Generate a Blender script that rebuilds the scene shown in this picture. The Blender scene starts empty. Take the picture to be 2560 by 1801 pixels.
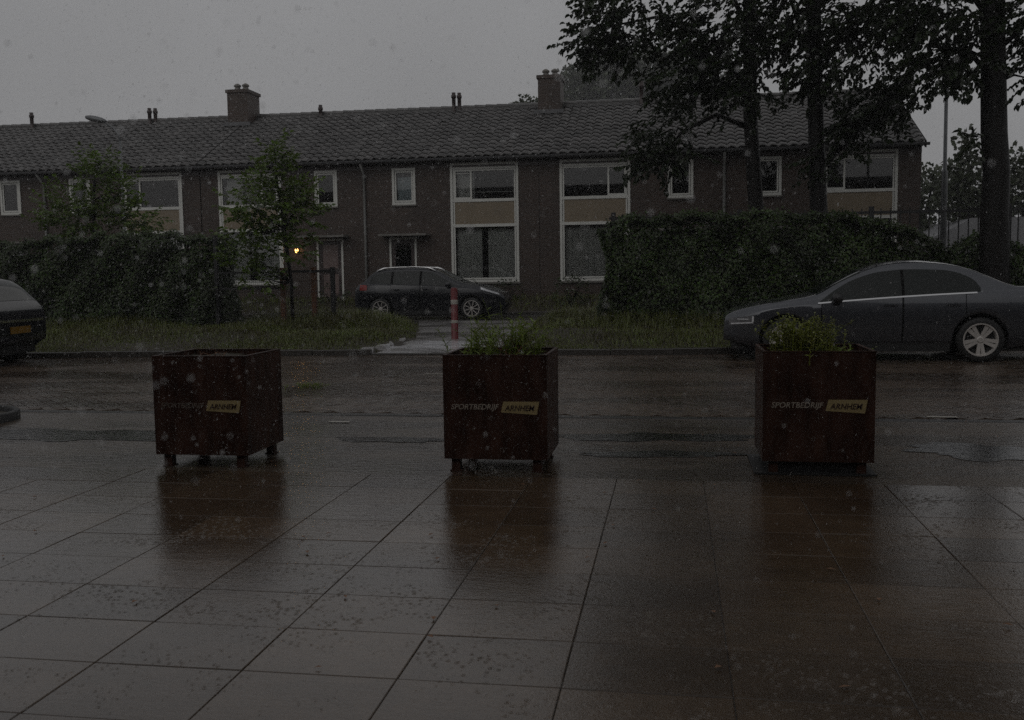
import bpy, bmesh, math, random
from mathutils import Vector, Matrix
from math import sin, cos, pi, radians, sqrt
random.seed(7)
RND = random.Random(11)
scn = bpy.context.scene
COL = scn.collection

# ------------------------------------------------------------------ camera
cam_d = bpy.data.cameras.new('camera')
cam = bpy.data.objects.new('camera', cam_d); COL.objects.link(cam); scn.camera = cam
cam_d.sensor_width = 36.0; cam_d.lens = 36.0 * 2450 / 2560
cam_d.clip_start = 0.05; cam_d.clip_end = 2000
YAW, PITCH, ROLL, EYE = radians(9.4), math.atan(223.5 / 2450), .014, 1.38
f0 = Vector((-sin(YAW), cos(YAW), 0)); r0 = Vector((cos(YAW), sin(YAW), 0))
fw = f0 * cos(PITCH) - Vector((0, 0, 1)) * sin(PITCH); u0 = r0.cross(fw)
cu = u0 * cos(ROLL) + r0 * sin(ROLL); cr = r0 * cos(ROLL) - u0 * sin(ROLL)
cam.matrix_world = Matrix(((cr.x, cu.x, -fw.x, 0), (cr.y, cu.y, -fw.y, 0), (cr.z, cu.z, -fw.z, EYE), (0, 0, 0, 1)))
cam_d.dof.use_dof = True; cam_d.dof.focus_distance = 14.0; cam_d.dof.aperture_fstop = 9.0

# ------------------------------------------------------------------ sky, sun, exposure
world = bpy.data.worlds.new('World'); scn.world = world; world.use_nodes = True
wn = world.node_tree; bgn = wn.nodes['Background']
sky = wn.nodes.new('ShaderNodeTexSky'); sky.sky_type = 'NISHITA'; sky.sun_disc = False
sky.sun_elevation = radians(38); sky.sun_rotation = radians(200); sky.dust_density = 6; sky.air_density = 1.5
hsv = wn.nodes.new('ShaderNodeHueSaturation'); hsv.inputs['Saturation'].default_value = 0.12
wn.links.new(sky.outputs[0], hsv.inputs['Color'])
cloud = wn.nodes.new('ShaderNodeMix'); cloud.data_type = 'RGBA'
cloud.inputs[0].default_value = 0.9; cloud.inputs[7].default_value = (2.3, 2.3, 2.36, 1)      # closed rain cloud over the sky
cn = wn.nodes.new('ShaderNodeTexNoise'); cn.inputs['Scale'].default_value = 2.2; cn.inputs['Detail'].default_value = 5; cn.inputs['Roughness'].default_value = .5
cr_ = wn.nodes.new('ShaderNodeValToRGB'); cr_.color_ramp.elements[0].position = .3; cr_.color_ramp.elements[0].color = (1.72, 1.72, 1.76, 1); cr_.color_ramp.elements[1].position = .7; cr_.color_ramp.elements[1].color = (2.3, 2.3, 2.35, 1)
wn.links.new(cn.outputs[0], cr_.inputs[0]); wn.links.new(cr_.outputs[0], cloud.inputs[7])
wn.links.new(hsv.outputs[0], cloud.inputs[6]); wn.links.new(cloud.outputs[2], bgn.inputs[0])
bgn.inputs[1].default_value = 0.122
sun_d = bpy.data.lights.new('sun', 'SUN'); sun_d.energy = 0.08; sun_d.angle = radians(40); sun_d.color = (1, .97, .93)
sun = bpy.data.objects.new('sun', sun_d); COL.objects.link(sun)
sun.rotation_euler = (radians(52), 0, radians(160))
vs = scn.view_settings; vs.view_transform = 'Standard'; vs.look = 'None'; vs.exposure = 0; vs.gamma = 1; vs.use_curve_mapping = False
scn.cycles.max_bounces = 5; scn.cycles.diffuse_bounces = 2; scn.cycles.glossy_bounces = 3; scn.cycles.transmission_bounces = 4; scn.cycles.transparent_max_bounces = 12; scn.cycles.volume_bounces = 0
scn.cycles.sample_clamp_indirect = .5; scn.cycles.caustics_reflective = False; scn.cycles.caustics_refractive = False; scn.cycles.use_denoising = False

# ------------------------------------------------------------------ materials
def nmat(name):
    m = bpy.data.materials.new(name); m.use_nodes = True
    nt = m.node_tree; return m, nt, nt.nodes['Principled BSDF']
def tex_noise(nt, scale, detail=6, rough=.6, coord='Object', stretch=None):
    tc = nt.nodes.new('ShaderNodeTexCoord'); n = nt.nodes.new('ShaderNodeTexNoise')
    n.inputs['Scale'].default_value = scale; n.inputs['Detail'].default_value = detail; n.inputs['Roughness'].default_value = rough
    if coord == 'World':
        g = nt.nodes.new('ShaderNodeNewGeometry'); src = g.outputs['Position']
    else: src = tc.outputs[coord]
    if stretch:
        mp = nt.nodes.new('ShaderNodeMapping'); mp.inputs['Scale'].default_value = stretch
        nt.links.new(src, mp.inputs[0]); src = mp.outputs[0]
    nt.links.new(src, n.inputs['Vector']); return n
def ramp(nt, src, stops):
    r = nt.nodes.new('ShaderNodeValToRGB'); e = r.color_ramp.elements
    while len(e) < len(stops): e.new(.5)
    for i, (p, c) in enumerate(stops):
        e[i].position = p; e[i].color = (c[0], c[1], c[2], 1) if not isinstance(c, (int, float)) else (c, c, c, 1)
    nt.links.new(src, r.inputs[0]); return r.outputs[0]
def mulv(c, f): return tuple(v * f for v in c)
def mat(name, col, rough=.6, metal=0, var=.25, scale=6, bump=0, bscale=40, coat=0, rvar=0, coord='Object', spec=.5, island=0, emit=None, stretch=None):
    m, nt, b = nmat(name)
    n = tex_noise(nt, scale, coord=coord, stretch=stretch)
    c = ramp(nt, n.outputs[0], [(.3, mulv(col, 1 - var)), (.7, mulv(col, 1 + var))])
    if island:
        g = nt.nodes.new('ShaderNodeNewGeometry'); h = nt.nodes.new('ShaderNodeHueSaturation')
        mr = nt.nodes.new('ShaderNodeMapRange'); mr.inputs[3].default_value = 1 - island; mr.inputs[4].default_value = 1 + island
        nt.links.new(g.outputs['Random Per Island'], mr.inputs[0]); nt.links.new(mr.outputs[0], h.inputs['Value'])
        mr2 = nt.nodes.new('ShaderNodeMapRange'); mr2.inputs[3].default_value = .5 - .04 * island; mr2.inputs[4].default_value = .5 + .04 * island
        nt.links.new(g.outputs['Random Per Island'], mr2.inputs[0]); nt.links.new(mr2.outputs[0], h.inputs['Hue'])
        nt.links.new(c, h.inputs['Color']); c = h.outputs[0]
    nt.links.new(c, b.inputs['Base Color'])
    b.inputs['Roughness'].default_value = rough; b.inputs['Metallic'].default_value = metal
    b.inputs['Coat Weight'].default_value = coat; b.inputs['Coat Roughness'].default_value = .05; b.inputs['Specular IOR Level'].default_value = spec
    if rvar:
        rr = ramp(nt, n.outputs[0], [(.3, max(.02, rough - rvar)), (.7, min(1, rough + rvar))]); nt.links.new(rr, b.inputs['Roughness'])
    if bump:
        bn = tex_noise(nt, bscale, coord=coord, stretch=stretch); bp = nt.nodes.new('ShaderNodeBump'); bp.inputs['Strength'].default_value = bump; bp.inputs['Distance'].default_value = .01
        nt.links.new(bn.outputs[0], bp.inputs['Height']); nt.links.new(bp.outputs[0], b.inputs['Normal'])
    if emit:
        b.inputs['Emission Color'].default_value = (*emit[0], 1); b.inputs['Emission Strength'].default_value = emit[1]
    return m
def wet(name, col, rlo, rhi, pscale, p0, p1, bump, bscale, var=.2, objvar=0, coat=.6, stretch=1.7, swell=0):
    """paving under a film of rain water: pools (smooth, rippled) where the large noise is high, damp stone elsewhere"""
    m, nt, b = nmat(name)
    g = nt.nodes.new('ShaderNodeNewGeometry')
    n = tex_noise(nt, 9, 8, .65, 'World')
    base = ramp(nt, n.outputs[0], [(.3, mulv(col, 1 - var)), (.72, mulv(col, 1 + var))])
    if objvar:
        oi = nt.nodes.new('ShaderNodeObjectInfo'); h = nt.nodes.new('ShaderNodeHueSaturation')
        mr = nt.nodes.new('ShaderNodeMapRange'); mr.inputs[3].default_value = 1 - objvar; mr.inputs[4].default_value = 1 + objvar
        nt.links.new(oi.outputs['Random'], mr.inputs[0]); nt.links.new(mr.outputs[0], h.inputs['Value']); nt.links.new(base, h.inputs['Color']); base = h.outputs[0]
    pool = tex_noise(nt, pscale, 4, .55, 'World', (1, stretch, 1))
    pm = ramp(nt, pool.outputs[0], [(p0, 0), (p1, 1)])
    mx = nt.nodes.new('ShaderNodeMix'); mx.data_type = 'RGBA'; mx.blend_type = 'MULTIPLY'
    nt.links.new(pm, mx.inputs[0]); nt.links.new(base, mx.inputs[6]); mx.inputs[7].default_value = (.62, .6, .58, 1)
    nt.links.new(mx.outputs[2], b.inputs['Base Color'])
    rr = nt.nodes.new('ShaderNodeMapRange'); rr.inputs[3].default_value = rhi; rr.inputs[4].default_value = rlo
    nt.links.new(pm, rr.inputs[0]); nt.links.new(rr.outputs[0], b.inputs['Roughness'])
    b.inputs['IOR'].default_value = 1.36
    b.inputs['Coat Weight'].default_value = coat; b.inputs['Coat IOR'].default_value = 1.33; b.inputs['Coat Roughness'].default_value = rlo
    # rain ripples: ring-shaped splash relief from voronoi distance + fine grain
    v = nt.nodes.new('ShaderNodeTexVoronoi'); v.inputs['Scale'].default_value = bscale
    nt.links.new(g.outputs['Position'], v.inputs['Vector'])
    wv = nt.nodes.new('ShaderNodeMath'); wv.operation = 'SINE'; sc = nt.nodes.new('ShaderNodeMath'); sc.operation = 'MULTIPLY'; sc.inputs[1].default_value = 22
    nt.links.new(v.outputs['Distance'], sc.inputs[0]); nt.links.new(sc.outputs[0], wv.inputs[0])
    fall = nt.nodes.new('ShaderNodeMapRange'); fall.inputs[1].default_value = .1; fall.inputs[2].default_value = .55; fall.inputs[3].default_value = 1; fall.inputs[4].default_value = 0
    nt.links.new(v.outputs['Distance'], fall.inputs[0])
    ml = nt.nodes.new('ShaderNodeMath'); ml.operation = 'MULTIPLY'; nt.links.new(wv.outputs[0], ml.inputs[0]); nt.links.new(fall.outputs[0], ml.inputs[1])
    pat = tex_noise(nt, 1.7, 7, .68, 'World'); pr = ramp(nt, pat.outputs[0], [(.46, .03), (.74, .75)])
    m2 = nt.nodes.new('ShaderNodeMath'); m2.operation = 'MULTIPLY'; nt.links.new(ml.outputs[0], m2.inputs[0]); nt.links.new(pr, m2.inputs[1]); ml = m2
    if swell:
        sw = tex_noise(nt, 7, 5, .62, 'World', (1, 3.2, 1)); m3 = nt.nodes.new('ShaderNodeMath'); m3.operation = 'MULTIPLY_ADD'; m3.inputs[1].default_value = swell
        nt.links.new(sw.outputs[0], m3.inputs[0]); nt.links.new(ml.outputs[0], m3.inputs[2]); ml = m3
    gn = tex_noise(nt, 55, 5, .7, 'World')
    ad = nt.nodes.new('ShaderNodeMath'); ad.operation = 'MULTIPLY_ADD'; nt.links.new(gn.outputs[0], ad.inputs[0]); ad.inputs[1].default_value = .6; nt.links.new(ml.outputs[0], ad.inputs[2])
    bp = nt.nodes.new('ShaderNodeBump'); bp.inputs['Strength'].default_value = bump; bp.inputs['Distance'].default_value = .004
    nt.links.new(ad.outputs[0], bp.inputs['Height']); nt.links.new(bp.outputs[0], b.inputs['Normal']); nt.links.new(bp.outputs[0], b.inputs['Coat Normal'])
    return m
def brick_mat(name, c1, c2, mortar):
    m, nt, b = nmat(name)
    tc = nt.nodes.new('ShaderNodeTexCoord'); mp = nt.nodes.new('ShaderNodeMapping'); mp.inputs['Rotation'].default_value = (radians(90), 0, 0)
    bt = nt.nodes.new('ShaderNodeTexBrick'); nt.links.new(tc.outputs['Object'], mp.inputs[0]); nt.links.new(mp.outputs[0], bt.inputs[0])
    bt.inputs['Color1'].default_value = (*c1, 1); bt.inputs['Color2'].default_value = (*c2, 1); bt.inputs['Mortar'].default_value = (*mortar, 1)
    bt.inputs['Scale'].default_value = 1; bt.inputs['Brick Width'].default_value = .22; bt.inputs['Row Height'].default_value = .062; bt.inputs['Mortar Size'].default_value = .006; bt.inputs['Bias'].default_value = -.1
    n = tex_noise(nt, .8, 6); st = ramp(nt, n.outputs[0], [(.3, .75), (.7, 1.15)])
    mx = nt.nodes.new('ShaderNodeMix'); mx.data_type = 'RGBA'; mx.blend_type = 'MULTIPLY'; mx.inputs[0].default_value = 1
    nt.links.new(bt.outputs[0], mx.inputs[6]); nt.links.new(st, mx.inputs[7]); nt.links.new(mx.outputs[2], b.inputs['Base Color'])
    bp = nt.nodes.new('ShaderNodeBump'); bp.inputs['Strength'].default_value = .5; bp.inputs['Distance'].default_value = .006; bp.invert = True
    nt.links.new(bt.outputs['Fac'], bp.inputs['Height']); nt.links.new(bp.outputs[0], b.inputs['Normal'])
    b.inputs['Roughness'].default_value = .55; return m
def glass_mat(name, tint, refl=1.0, rough=.02, trans=.5):
    """window pane: see-through with a sharp reflection"""
    m, nt, b = nmat(name); nt.nodes.remove(b); out = nt.nodes['Material Output']
    fr = nt.nodes.new('ShaderNodeFresnel'); fr.inputs[0].default_value = 1.5
    tr = nt.nodes.new('ShaderNodeBsdfTransparent'); tr.inputs[0].default_value = (*tint, 1)
    gl = nt.nodes.new('ShaderNodeBsdfGlossy'); gl.inputs['Roughness'].default_value = rough; gl.inputs['Color'].default_value = (refl, refl, refl, 1)
    mx = nt.nodes.new('ShaderNodeMixShader'); ml = nt.nodes.new('ShaderNodeMath'); ml.operation = 'MULTIPLY'; ml.inputs[1].default_value = 1.6
    nt.links.new(fr.outputs[0], ml.inputs[0]); nt.links.new(ml.outputs[0], mx.inputs[0]); nt.links.new(tr.outputs[0], mx.inputs[1]); nt.links.new(gl.outputs[0], mx.inputs[2])
    nt.links.new(mx.outputs[0], out.inputs[0]); return m
def leaf_mat(name, col, var=.35, island=.4, trans=.25, dry=None):
    m = mat(name, col, .38, var=var, scale=1.3, coord='World', island=island, spec=.5)
    nt = m.node_tree
    if dry:
        for n in nt.nodes:
            if n.type == 'VALTORGB': n.color_ramp.elements[0].color = (*dry, 1)
    b = nt.nodes['Principled BSDF']; out = nt.nodes['Material Output']
    src = b.inputs['Base Color'].links[0].from_socket
    t = nt.nodes.new('ShaderNodeBsdfTranslucent'); nt.links.new(src, t.inputs[0])
    mx = nt.nodes.new('ShaderNodeMixShader'); mx.inputs[0].default_value = trans
    nt.links.new(b.outputs[0], mx.inputs[1]); nt.links.new(t.outputs[0], mx.inputs[2]); nt.links.new(mx.outputs[0], out.inputs[0]); return m

M = {}
M['slab'] = wet('wet_concrete_slab', (.078, .053, .033), .02, .085, .55, .42, .62, .4, 34, objvar=.28, coat=.8, swell=.7)
M['joint'] = mat('wet_joint_sand', (.045, .036, .028), .35, var=.3, scale=30)
M['footway'] = wet('wet_footway', (.075, .055, .038), .02, .32, .45, .45, .56, .45, 24, stretch=3.2, swell=4)
M['road'] = wet('wet_road_brick', (.085, .06, .042), .04, .34, .35, .45, .58, .4, 18, var=.3, objvar=.2, stretch=2.6, swell=4)
M['asphalt'] = wet('wet_asphalt', (.1, .096, .092), .12, .35, .5, .4, .6, .35, 20)
M['pathpave'] = wet('worn_path_paving', (.24, .23, .225), .15, .4, .5, .4, .6, .35, 20, coat=.3)
M['kerb'] = mat('wet_kerb_concrete', (.045, .041, .036), .3, var=.3, scale=12, bump=.3, coat=.3)
M['edge'] = mat('edge_concrete', (.03, .028, .026), .3, var=.3, scale=12, bump=.3, coat=.3)
M['paleslab'] = wet('pale_wet_slab', (.6, .6, .62), .15, .35, .8, .4, .6, .35, 24, objvar=.12)
M['soil'] = mat('dark_soil', (.035, .028, .018), .8, var=.4, scale=14, bump=1, bscale=40)
M['ground'] = mat('ground_earth', (.05, .05, .03), .8, var=.4, scale=.6, bump=.6, bscale=8)
M['brick'] = brick_mat('brown_brick', (.066, .041, .03), (.045, .029, .022), (.052, .045, .038))
M['tile'] = mat('roof_tile_clay', (.078, .074, .072), .33, var=.3, scale=5, bump=.3, bscale=30, coat=.25, coord='World')
def tone_by_object(m, amt):
    nt = m.node_tree; b = nt.nodes['Principled BSDF']; src = b.inputs['Base Color'].links[0].from_socket
    oi = nt.nodes.new('ShaderNodeObjectInfo'); h = nt.nodes.new('ShaderNodeHueSaturation'); mr = nt.nodes.new('ShaderNodeMapRange'); mr.inputs[3].default_value = 1 - amt; mr.inputs[4].default_value = 1 + amt
    nt.links.new(oi.outputs['Random'], mr.inputs[0]); nt.links.new(mr.outputs[0], h.inputs['Value']); nt.links.new(src, h.inputs['Color']); nt.links.new(h.outputs[0], b.inputs['Base Color'])
tone_by_object(M['tile'], .35)
M['white'] = mat('white_frame_paint', (.64, .64, .6), .4, var=.07, scale=3)
M['beige'] = mat('ochre_panel', (.22, .175, .118), .5, var=.12, scale=2.5)
M['darkwood'] = mat('dark_door_paint', (.045, .03, .028), .4, var=.2)
M['zinc'] = mat('gutter_zinc', (.11, .11, .115), .45, metal=.3, var=.2)
M['pipe'] = mat('pale_pvc_pipe', (.24, .24, .23), .4, var=.12)
M['conc'] = mat('weathered_concrete', (.17, .16, .145), .6, var=.25, scale=5, bump=.3)
M['pane'] = glass_mat('window_pane', (.85, .87, .86))
M['frosted'] = mat('frosted_door_pane', (.2, .15, .14), .18, var=.1, scale=20, bump=.3, bscale=60)
M['curtain'] = mat('net_curtain', (.48, .48, .46), .9, var=.15, scale=4)
M['blind'] = mat('pale_blue_blind', (.36, .42, .45), .8, var=.08)
M['interior'] = mat('room_wall', (.12, .1, .09), .9, var=.15)
M['corten'] = mat('rusty_brown_steel', (.036, .0165, .011), .45, var=.6, scale=9, bump=.15, bscale=60, rvar=.12, spec=.2, stretch=(1, 1, .3))
M['black'] = mat('black_steel', (.015, .015, .016), .4, var=.2)
M['rubber'] = mat('black_rubber', (.012, .012, .012), .6, var=.2)
M['gold'] = mat('ochre_logo_paint', (.27, .21, .1), .5, var=.12, scale=20)
M['letter'] = mat('grey_letter_paint', (.28, .24, .2), .5, var=.3, scale=40)
M['letter_worn'] = mat('worn_letter_paint', (.11, .09, .075), .5, var=.5, scale=40)
M['letter_red'] = mat('rust_letter_paint', (.032, .014, .01), .5, var=.3, scale=20)
M['leaf_ivy'] = leaf_mat('ivy_leaf', (.034, .054, .01), var=.55, island=.6)
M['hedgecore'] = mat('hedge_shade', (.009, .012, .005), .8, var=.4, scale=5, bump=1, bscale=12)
M['leaf_tree'] = leaf_mat('lime_leaf', (.015, .025, .006), trans=.3)
M['leaf_young'] = leaf_mat('young_leaf', (.1, .15, .024), trans=.4)
M['leaf_far'] = leaf_mat('far_leaf', (.06, .072, .04))
M['grassblade'] = leaf_mat('grass_blade', (.095, .12, .022), island=.6, dry=(.075, .058, .02))
M['weed'] = leaf_mat('weed_leaf', (.17, .22, .035), trans=.4)
M['weed_yellow'] = leaf_mat('yellow_green_leaf', (.15, .165, .02), trans=.35)
M['drystem'] = mat('dry_stem', (.16, .08, .04), .7, var=.3)
M['bark'] = mat('wet_bark', (.008, .0068, .006), .5, var=.5, scale=5, bump=1, bscale=18, coord='World', stretch=(1, 1, .25), spec=.2)
M['bark_far'] = mat('far_bark', (.05, .045, .04), .8, var=.3)
M['brownwood'] = mat('brown_post_wood', (.13, .055, .025), .5, var=.35, scale=8)
M['redplastic'] = mat('red_post_plastic', (.12, .007, .009), .35, var=.15, scale=6)
M['whiteband'] = mat('reflective_white', (.36, .34, .3), .35, var=.1)
M['galv'] = mat('galvanised_pole', (.15, .155, .16), .4, metal=.4, var=.15)
M['paint_grey'] = mat('grey_metallic_paint', (.058, .062, .072), .3, metal=.5, var=.05, scale=3, coat=1)
M['paint_black'] = mat('black_car_paint', (.01, .011, .015), .25, metal=.2, var=.05, coat=.35)
M['carglass'] = mat('dark_car_glass', (.007, .01, .009), .03, var=.1, spec=.35)
M['trimblack'] = mat('matt_black_trim', (.006, .006, .006), .7, var=.1, spec=.1)
M['chrome'] = mat('bright_trim', (.7, .7, .7), .15, metal=1, var=.04)
M['alloy'] = mat('alloy_rim', (.55, .52, .49), .4, metal=.35, var=.08)
M['lampglass'] = mat('headlight_lens', (.75, .76, .78), .2, metal=.2, var=.2, scale=22)
M['lampdark'] = mat('headlight_housing', (.2, .2, .21), .2, metal=.3, var=.2)
M['tail'] = mat('tail_light_red', (.22, .012, .008), .15, var=.15)
M['plate'] = mat('yellow_plate', (.19, .1, .01), .4, var=.1)
M['plateink'] = mat('plate_ink', (.02, .02, .02), .5)
M['bulb'] = mat('lit_bulb', (1, .6, .25), .4, emit=((1, .5, .14), 6))
M['bulb_dim'] = mat('dim_bulb', (1, .5, .2), .4, emit=((1, .35, .08), 1.2))
M['farwall'] = mat('far_pale_wall', (.32, .32, .33), .7, var=.1)
M['farroof'] = mat('far_grey_roof', (.22, .22, .23), .6, var=.15)

def rain_mat():
    m, nt, b = nmat('rain_water'); nt.nodes.remove(b); out = nt.nodes['Material Output']
    g = nt.nodes.new('ShaderNodeBsdfGlass'); g.inputs['IOR'].default_value = 1.33; g.inputs['Roughness'].default_value = 0
    nt.links.new(g.outputs[0], out.inputs[0]); return m
M['rain'] = rain_mat()

# ------------------------------------------------------------------ mesh helpers
class MB:
    def __init__(s): s.v = []; s.f = []
    def quad(s, a, b, c, d):
        n = len(s.v); s.v += [a, b, c, d]; s.f.append((n, n + 1, n + 2, n + 3)); return s
    def box(s, x0, x1, y0, y1, z0, z1, top=None, rot=None):
        n = len(s.v); p = [(x0, y0, z0), (x1, y0, z0), (x1, y1, z0), (x0, y1, z0), (x0, y0, z1), (x1, y0, z1), (x1, y1, z1), (x0, y1, z1)]
        s.v += p; s.f += [(n, n + 3, n + 2, n + 1), (n + 4, n + 5, n + 6, n + 7), (n, n + 1, n + 5, n + 4), (n + 1, n + 2, n + 6, n + 5), (n + 2, n + 3, n + 7, n + 6), (n + 3, n, n + 4, n + 7)]
        return s
    def bevbox(s, x0, x1, y0, y1, z0, z1, b):
        """box whose top edge is chamfered by b (no bottom face)"""
        n = len(s.v)
        s.v += [(x0, y0, z0), (x1, y0, z0), (x1, y1, z0), (x0, y1, z0), (x0, y0, z1 - b), (x1, y0, z1 - b), (x1, y1, z1 - b), (x0, y1, z1 - b),
                (x0 + b, y0 + b, z1), (x1 - b, y0 + b, z1), (x1 - b, y1 - b, z1), (x0 + b, y1 - b, z1)]
        for k in (0, 4):
            for i in range(4): j = (i + 1) % 4; s.f.append((n + k + i, n + k + j, n + k + 4 + j, n + k + 4 + i))
        s.f.append((n + 8, n + 9, n + 10, n + 11)); return s
    def tube(s, pts, rad, n=6, cap=True):
        pts = [Vector(p) for p in pts]; k0 = len(s.v); up = None
        if isinstance(rad, (int, float)): rad = [rad] * len(pts)
        for i, p in enumerate(pts):
            d = (pts[min(i + 1, len(pts) - 1)] - pts[max(i - 1, 0)]).normalized()
            if up is None: up = Vector((1, 0, 0)) if abs(d.x) < .9 else Vector((0, 1, 0))
            a = d.cross(up).normalized(); b = d.cross(a); up = -b if False else up
            for j in range(n):
                t = 2 * pi * j / n; s.v.append(tuple(p + (a * cos(t) + b * sin(t)) * rad[i]))
        for i in range(len(pts) - 1):
            for j in range(n):
                q = (j + 1) % n; s.f.append((k0 + i * n + j, k0 + i * n + q, k0 + (i + 1) * n + q, k0 + (i + 1) * n + j))
        if cap:
            s.f.append(tuple(k0 + j for j in range(n))[::-1]); s.f.append(tuple(k0 + (len(pts) - 1) * n + j for j in range(n)))
        return s
    def lathe(s, prof, n=20, axis='z', c=(0, 0, 0), cap=True):
        k0 = len(s.v)
        for r, h in prof:
            for j in range(n):
                t = 2 * pi * j / n
                p = (r * cos(t), r * sin(t), h) if axis == 'z' else (r * cos(t), h, r * sin(t))
                s.v.append((p[0] + c[0], p[1] + c[1], p[2] + c[2]))
        for i in range(len(prof) - 1):
            for j in range(n):
                q = (j + 1) % n; s.f.append((k0 + i * n + j, k0 + i * n + q, k0 + (i + 1) * n + q, k0 + (i + 1) * n + j))
        if cap:
            s.f.append(tuple(k0 + j for j in range(n))); s.f.append(tuple(k0 + (len(prof) - 1) * n + j for j in range(n)))
        return s
    def grid(s, rows):
        k0 = len(s.v); w = len(rows[0])
        for r in rows: s.v += [tuple(p) for p in r]
        for i in range(len(rows) - 1):
            for j in range(w - 1):
                a = k0 + i * w + j; s.f.append((a, a + 1, a + w + 1, a + w))
        return s
    def prism(s, poly, y0, y1):
        """polygon in x,z extruded along y"""
        n = len(poly); k = len(s.v)
        s.v += [(x, y0, z) for x, z in poly] + [(x, y1, z) for x, z in poly]
        s.f.append(tuple(range(k, k + n))); s.f.append(tuple(range(k + 2 * n - 1, k + n - 1, -1)))
        for i in range(n): j = (i + 1) % n; s.f.append((k + i, k + n + i, k + n + j, k + j))
        return s
    def mesh(s, name, m, smooth=False):
        me = bpy.data.meshes.new(name); me.from_pydata([tuple(p) for p in s.v], [], s.f); me.validate(); me.update()
        if m is not None: me.materials.append(M[m] if isinstance(m, str) else m)
        if smooth: me.polygons.foreach_set('use_smooth', [True] * len(me.polygons))
        return me
    def build(s, name, m, parent=None, smooth=False, loc=None, fixn=False):
        me = s.mesh(name, m, smooth)
        if fixn:
            bm = bmesh.new(); bm.from_mesh(me); bmesh.ops.recalc_face_normals(bm, faces=bm.faces); bm.to_mesh(me); bm.free()
        return link(name, me, parent, loc)
def link(name, me, parent=None, loc=None, rot=None):
    o = bpy.data.objects.new(name, me); COL.objects.link(o)
    if parent is not None: o.parent = parent
    if loc: o.location = loc
    if rot: o.rotation_euler = rot
    return o
def tag(o, label=None, cat=None, group=None, kind=None):
    if label: o['label'] = label
    if cat: o['category'] = cat
    if group: o['group'] = group
    if kind: o['kind'] = kind
    return o
def thing(name, label, cat, loc=(0, 0, 0), rz=0, group=None):
    o = bpy.data.objects.new(name, None); COL.objects.link(o); o.location = loc; o.rotation_euler = (0, 0, rz); o.empty_display_size = .2
    return tag(o, label, cat, group)
def smoothstep(a, b, x):
    t = max(0, min(1, (x - a) / (b - a))); return t * t * (3 - 2 * t)
def lerp(a, b, t): return a + (b - a) * t
def interp(pts, x):
    """smooth (monotone cubic) interpolation through (x, y) pairs sorted by x"""
    if x <= pts[0][0]: return pts[0][1]
    if x >= pts[-1][0]: return pts[-1][1]
    n = len(pts)
    sl = [(pts[i + 1][1] - pts[i][1]) / (pts[i + 1][0] - pts[i][0]) for i in range(n - 1)]
    def tan(i):
        if i == 0: return sl[0]
        if i == n - 1: return sl[-1]
        return 0 if sl[i - 1] * sl[i] <= 0 else 2 * sl[i - 1] * sl[i] / (sl[i - 1] + sl[i])
    for i in range(n - 1):
        if x <= pts[i + 1][0]:
            h = pts[i + 1][0] - pts[i][0]; t = (x - pts[i][0]) / h
            return (2 * t**3 - 3 * t**2 + 1) * pts[i][1] + (t**3 - 2 * t**2 + t) * h * tan(i) + (-2 * t**3 + 3 * t**2) * pts[i + 1][1] + (t**3 - t**2) * h * tan(i + 1)

# ------------------------------------------------------------------ ground, plaza, road
g = MB().box(-250, 250, -60, 420, -.6, -.16).build('ground', 'ground'); tag(g, 'dark earth lying below the whole street', kind='structure')

SX, SY, X00, Y00 = .5606, .4105, -2.05, 6.4
plaza = MB().box(-16, 16, -6, Y00, -.15, -.009).build('plaza', 'joint'); tag(plaza, 'wet square of large grey concrete slabs in front of the planters', kind='structure')
def slab_mesh(w, d, name, m): return MB().bevbox(-w / 2, w / 2, -d / 2, d / 2, -.06, 0, .003).mesh(name, m)
sm = slab_mesh(SX - .0028, SY - .0028, 'paving_slab', 'slab'); rest = MB()
for j in range(26):
    for i in range(-23, 30):
        cx = X00 + (i + .5) * SX; cy = Y00 - (j + .5) * SY
        if -9 <= i <= 13 and j < 13:
            o = link('paving_slab', sm, plaza, (cx, cy, RND.uniform(-.0012, .0012)), (RND.gauss(0, .0016), RND.gauss(0, .0016), 0))
        elif abs(cx) < 15.5 and cy > -5.6:
            rest.bevbox(cx - SX / 2 + .003, cx + SX / 2 - .003, cy - SY / 2 + .003, cy + SY / 2 - .003, -.06, RND.uniform(-.0012, .0012), .004)
tag(rest.build('paving_slab_field', 'slab', plaza), kind='stuff')

fwy = MB().box(-30, 30, Y00, 9.05, -.15, -.002).build('footway', 'footway'); tag(fwy, 'wet dark footway under the planters', kind='structure')
edge = MB().box(-30, 30, 9.05, 9.19, -.15, -.01).build('edge_band', 'joint'); tag(edge, 'flush concrete edge between footway and brick road', kind='structure')
em = MB().bevbox(-.497, .497, -.066, .066, -.1, 0, .006).mesh('edge_stone', 'edge')
for i in range(-14, 15): link('edge_stone', em, edge, (i + .3, 9.12, .004 + RND.uniform(-.002, .002)), (0, 0, RND.gauss(0, .003)))

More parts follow.
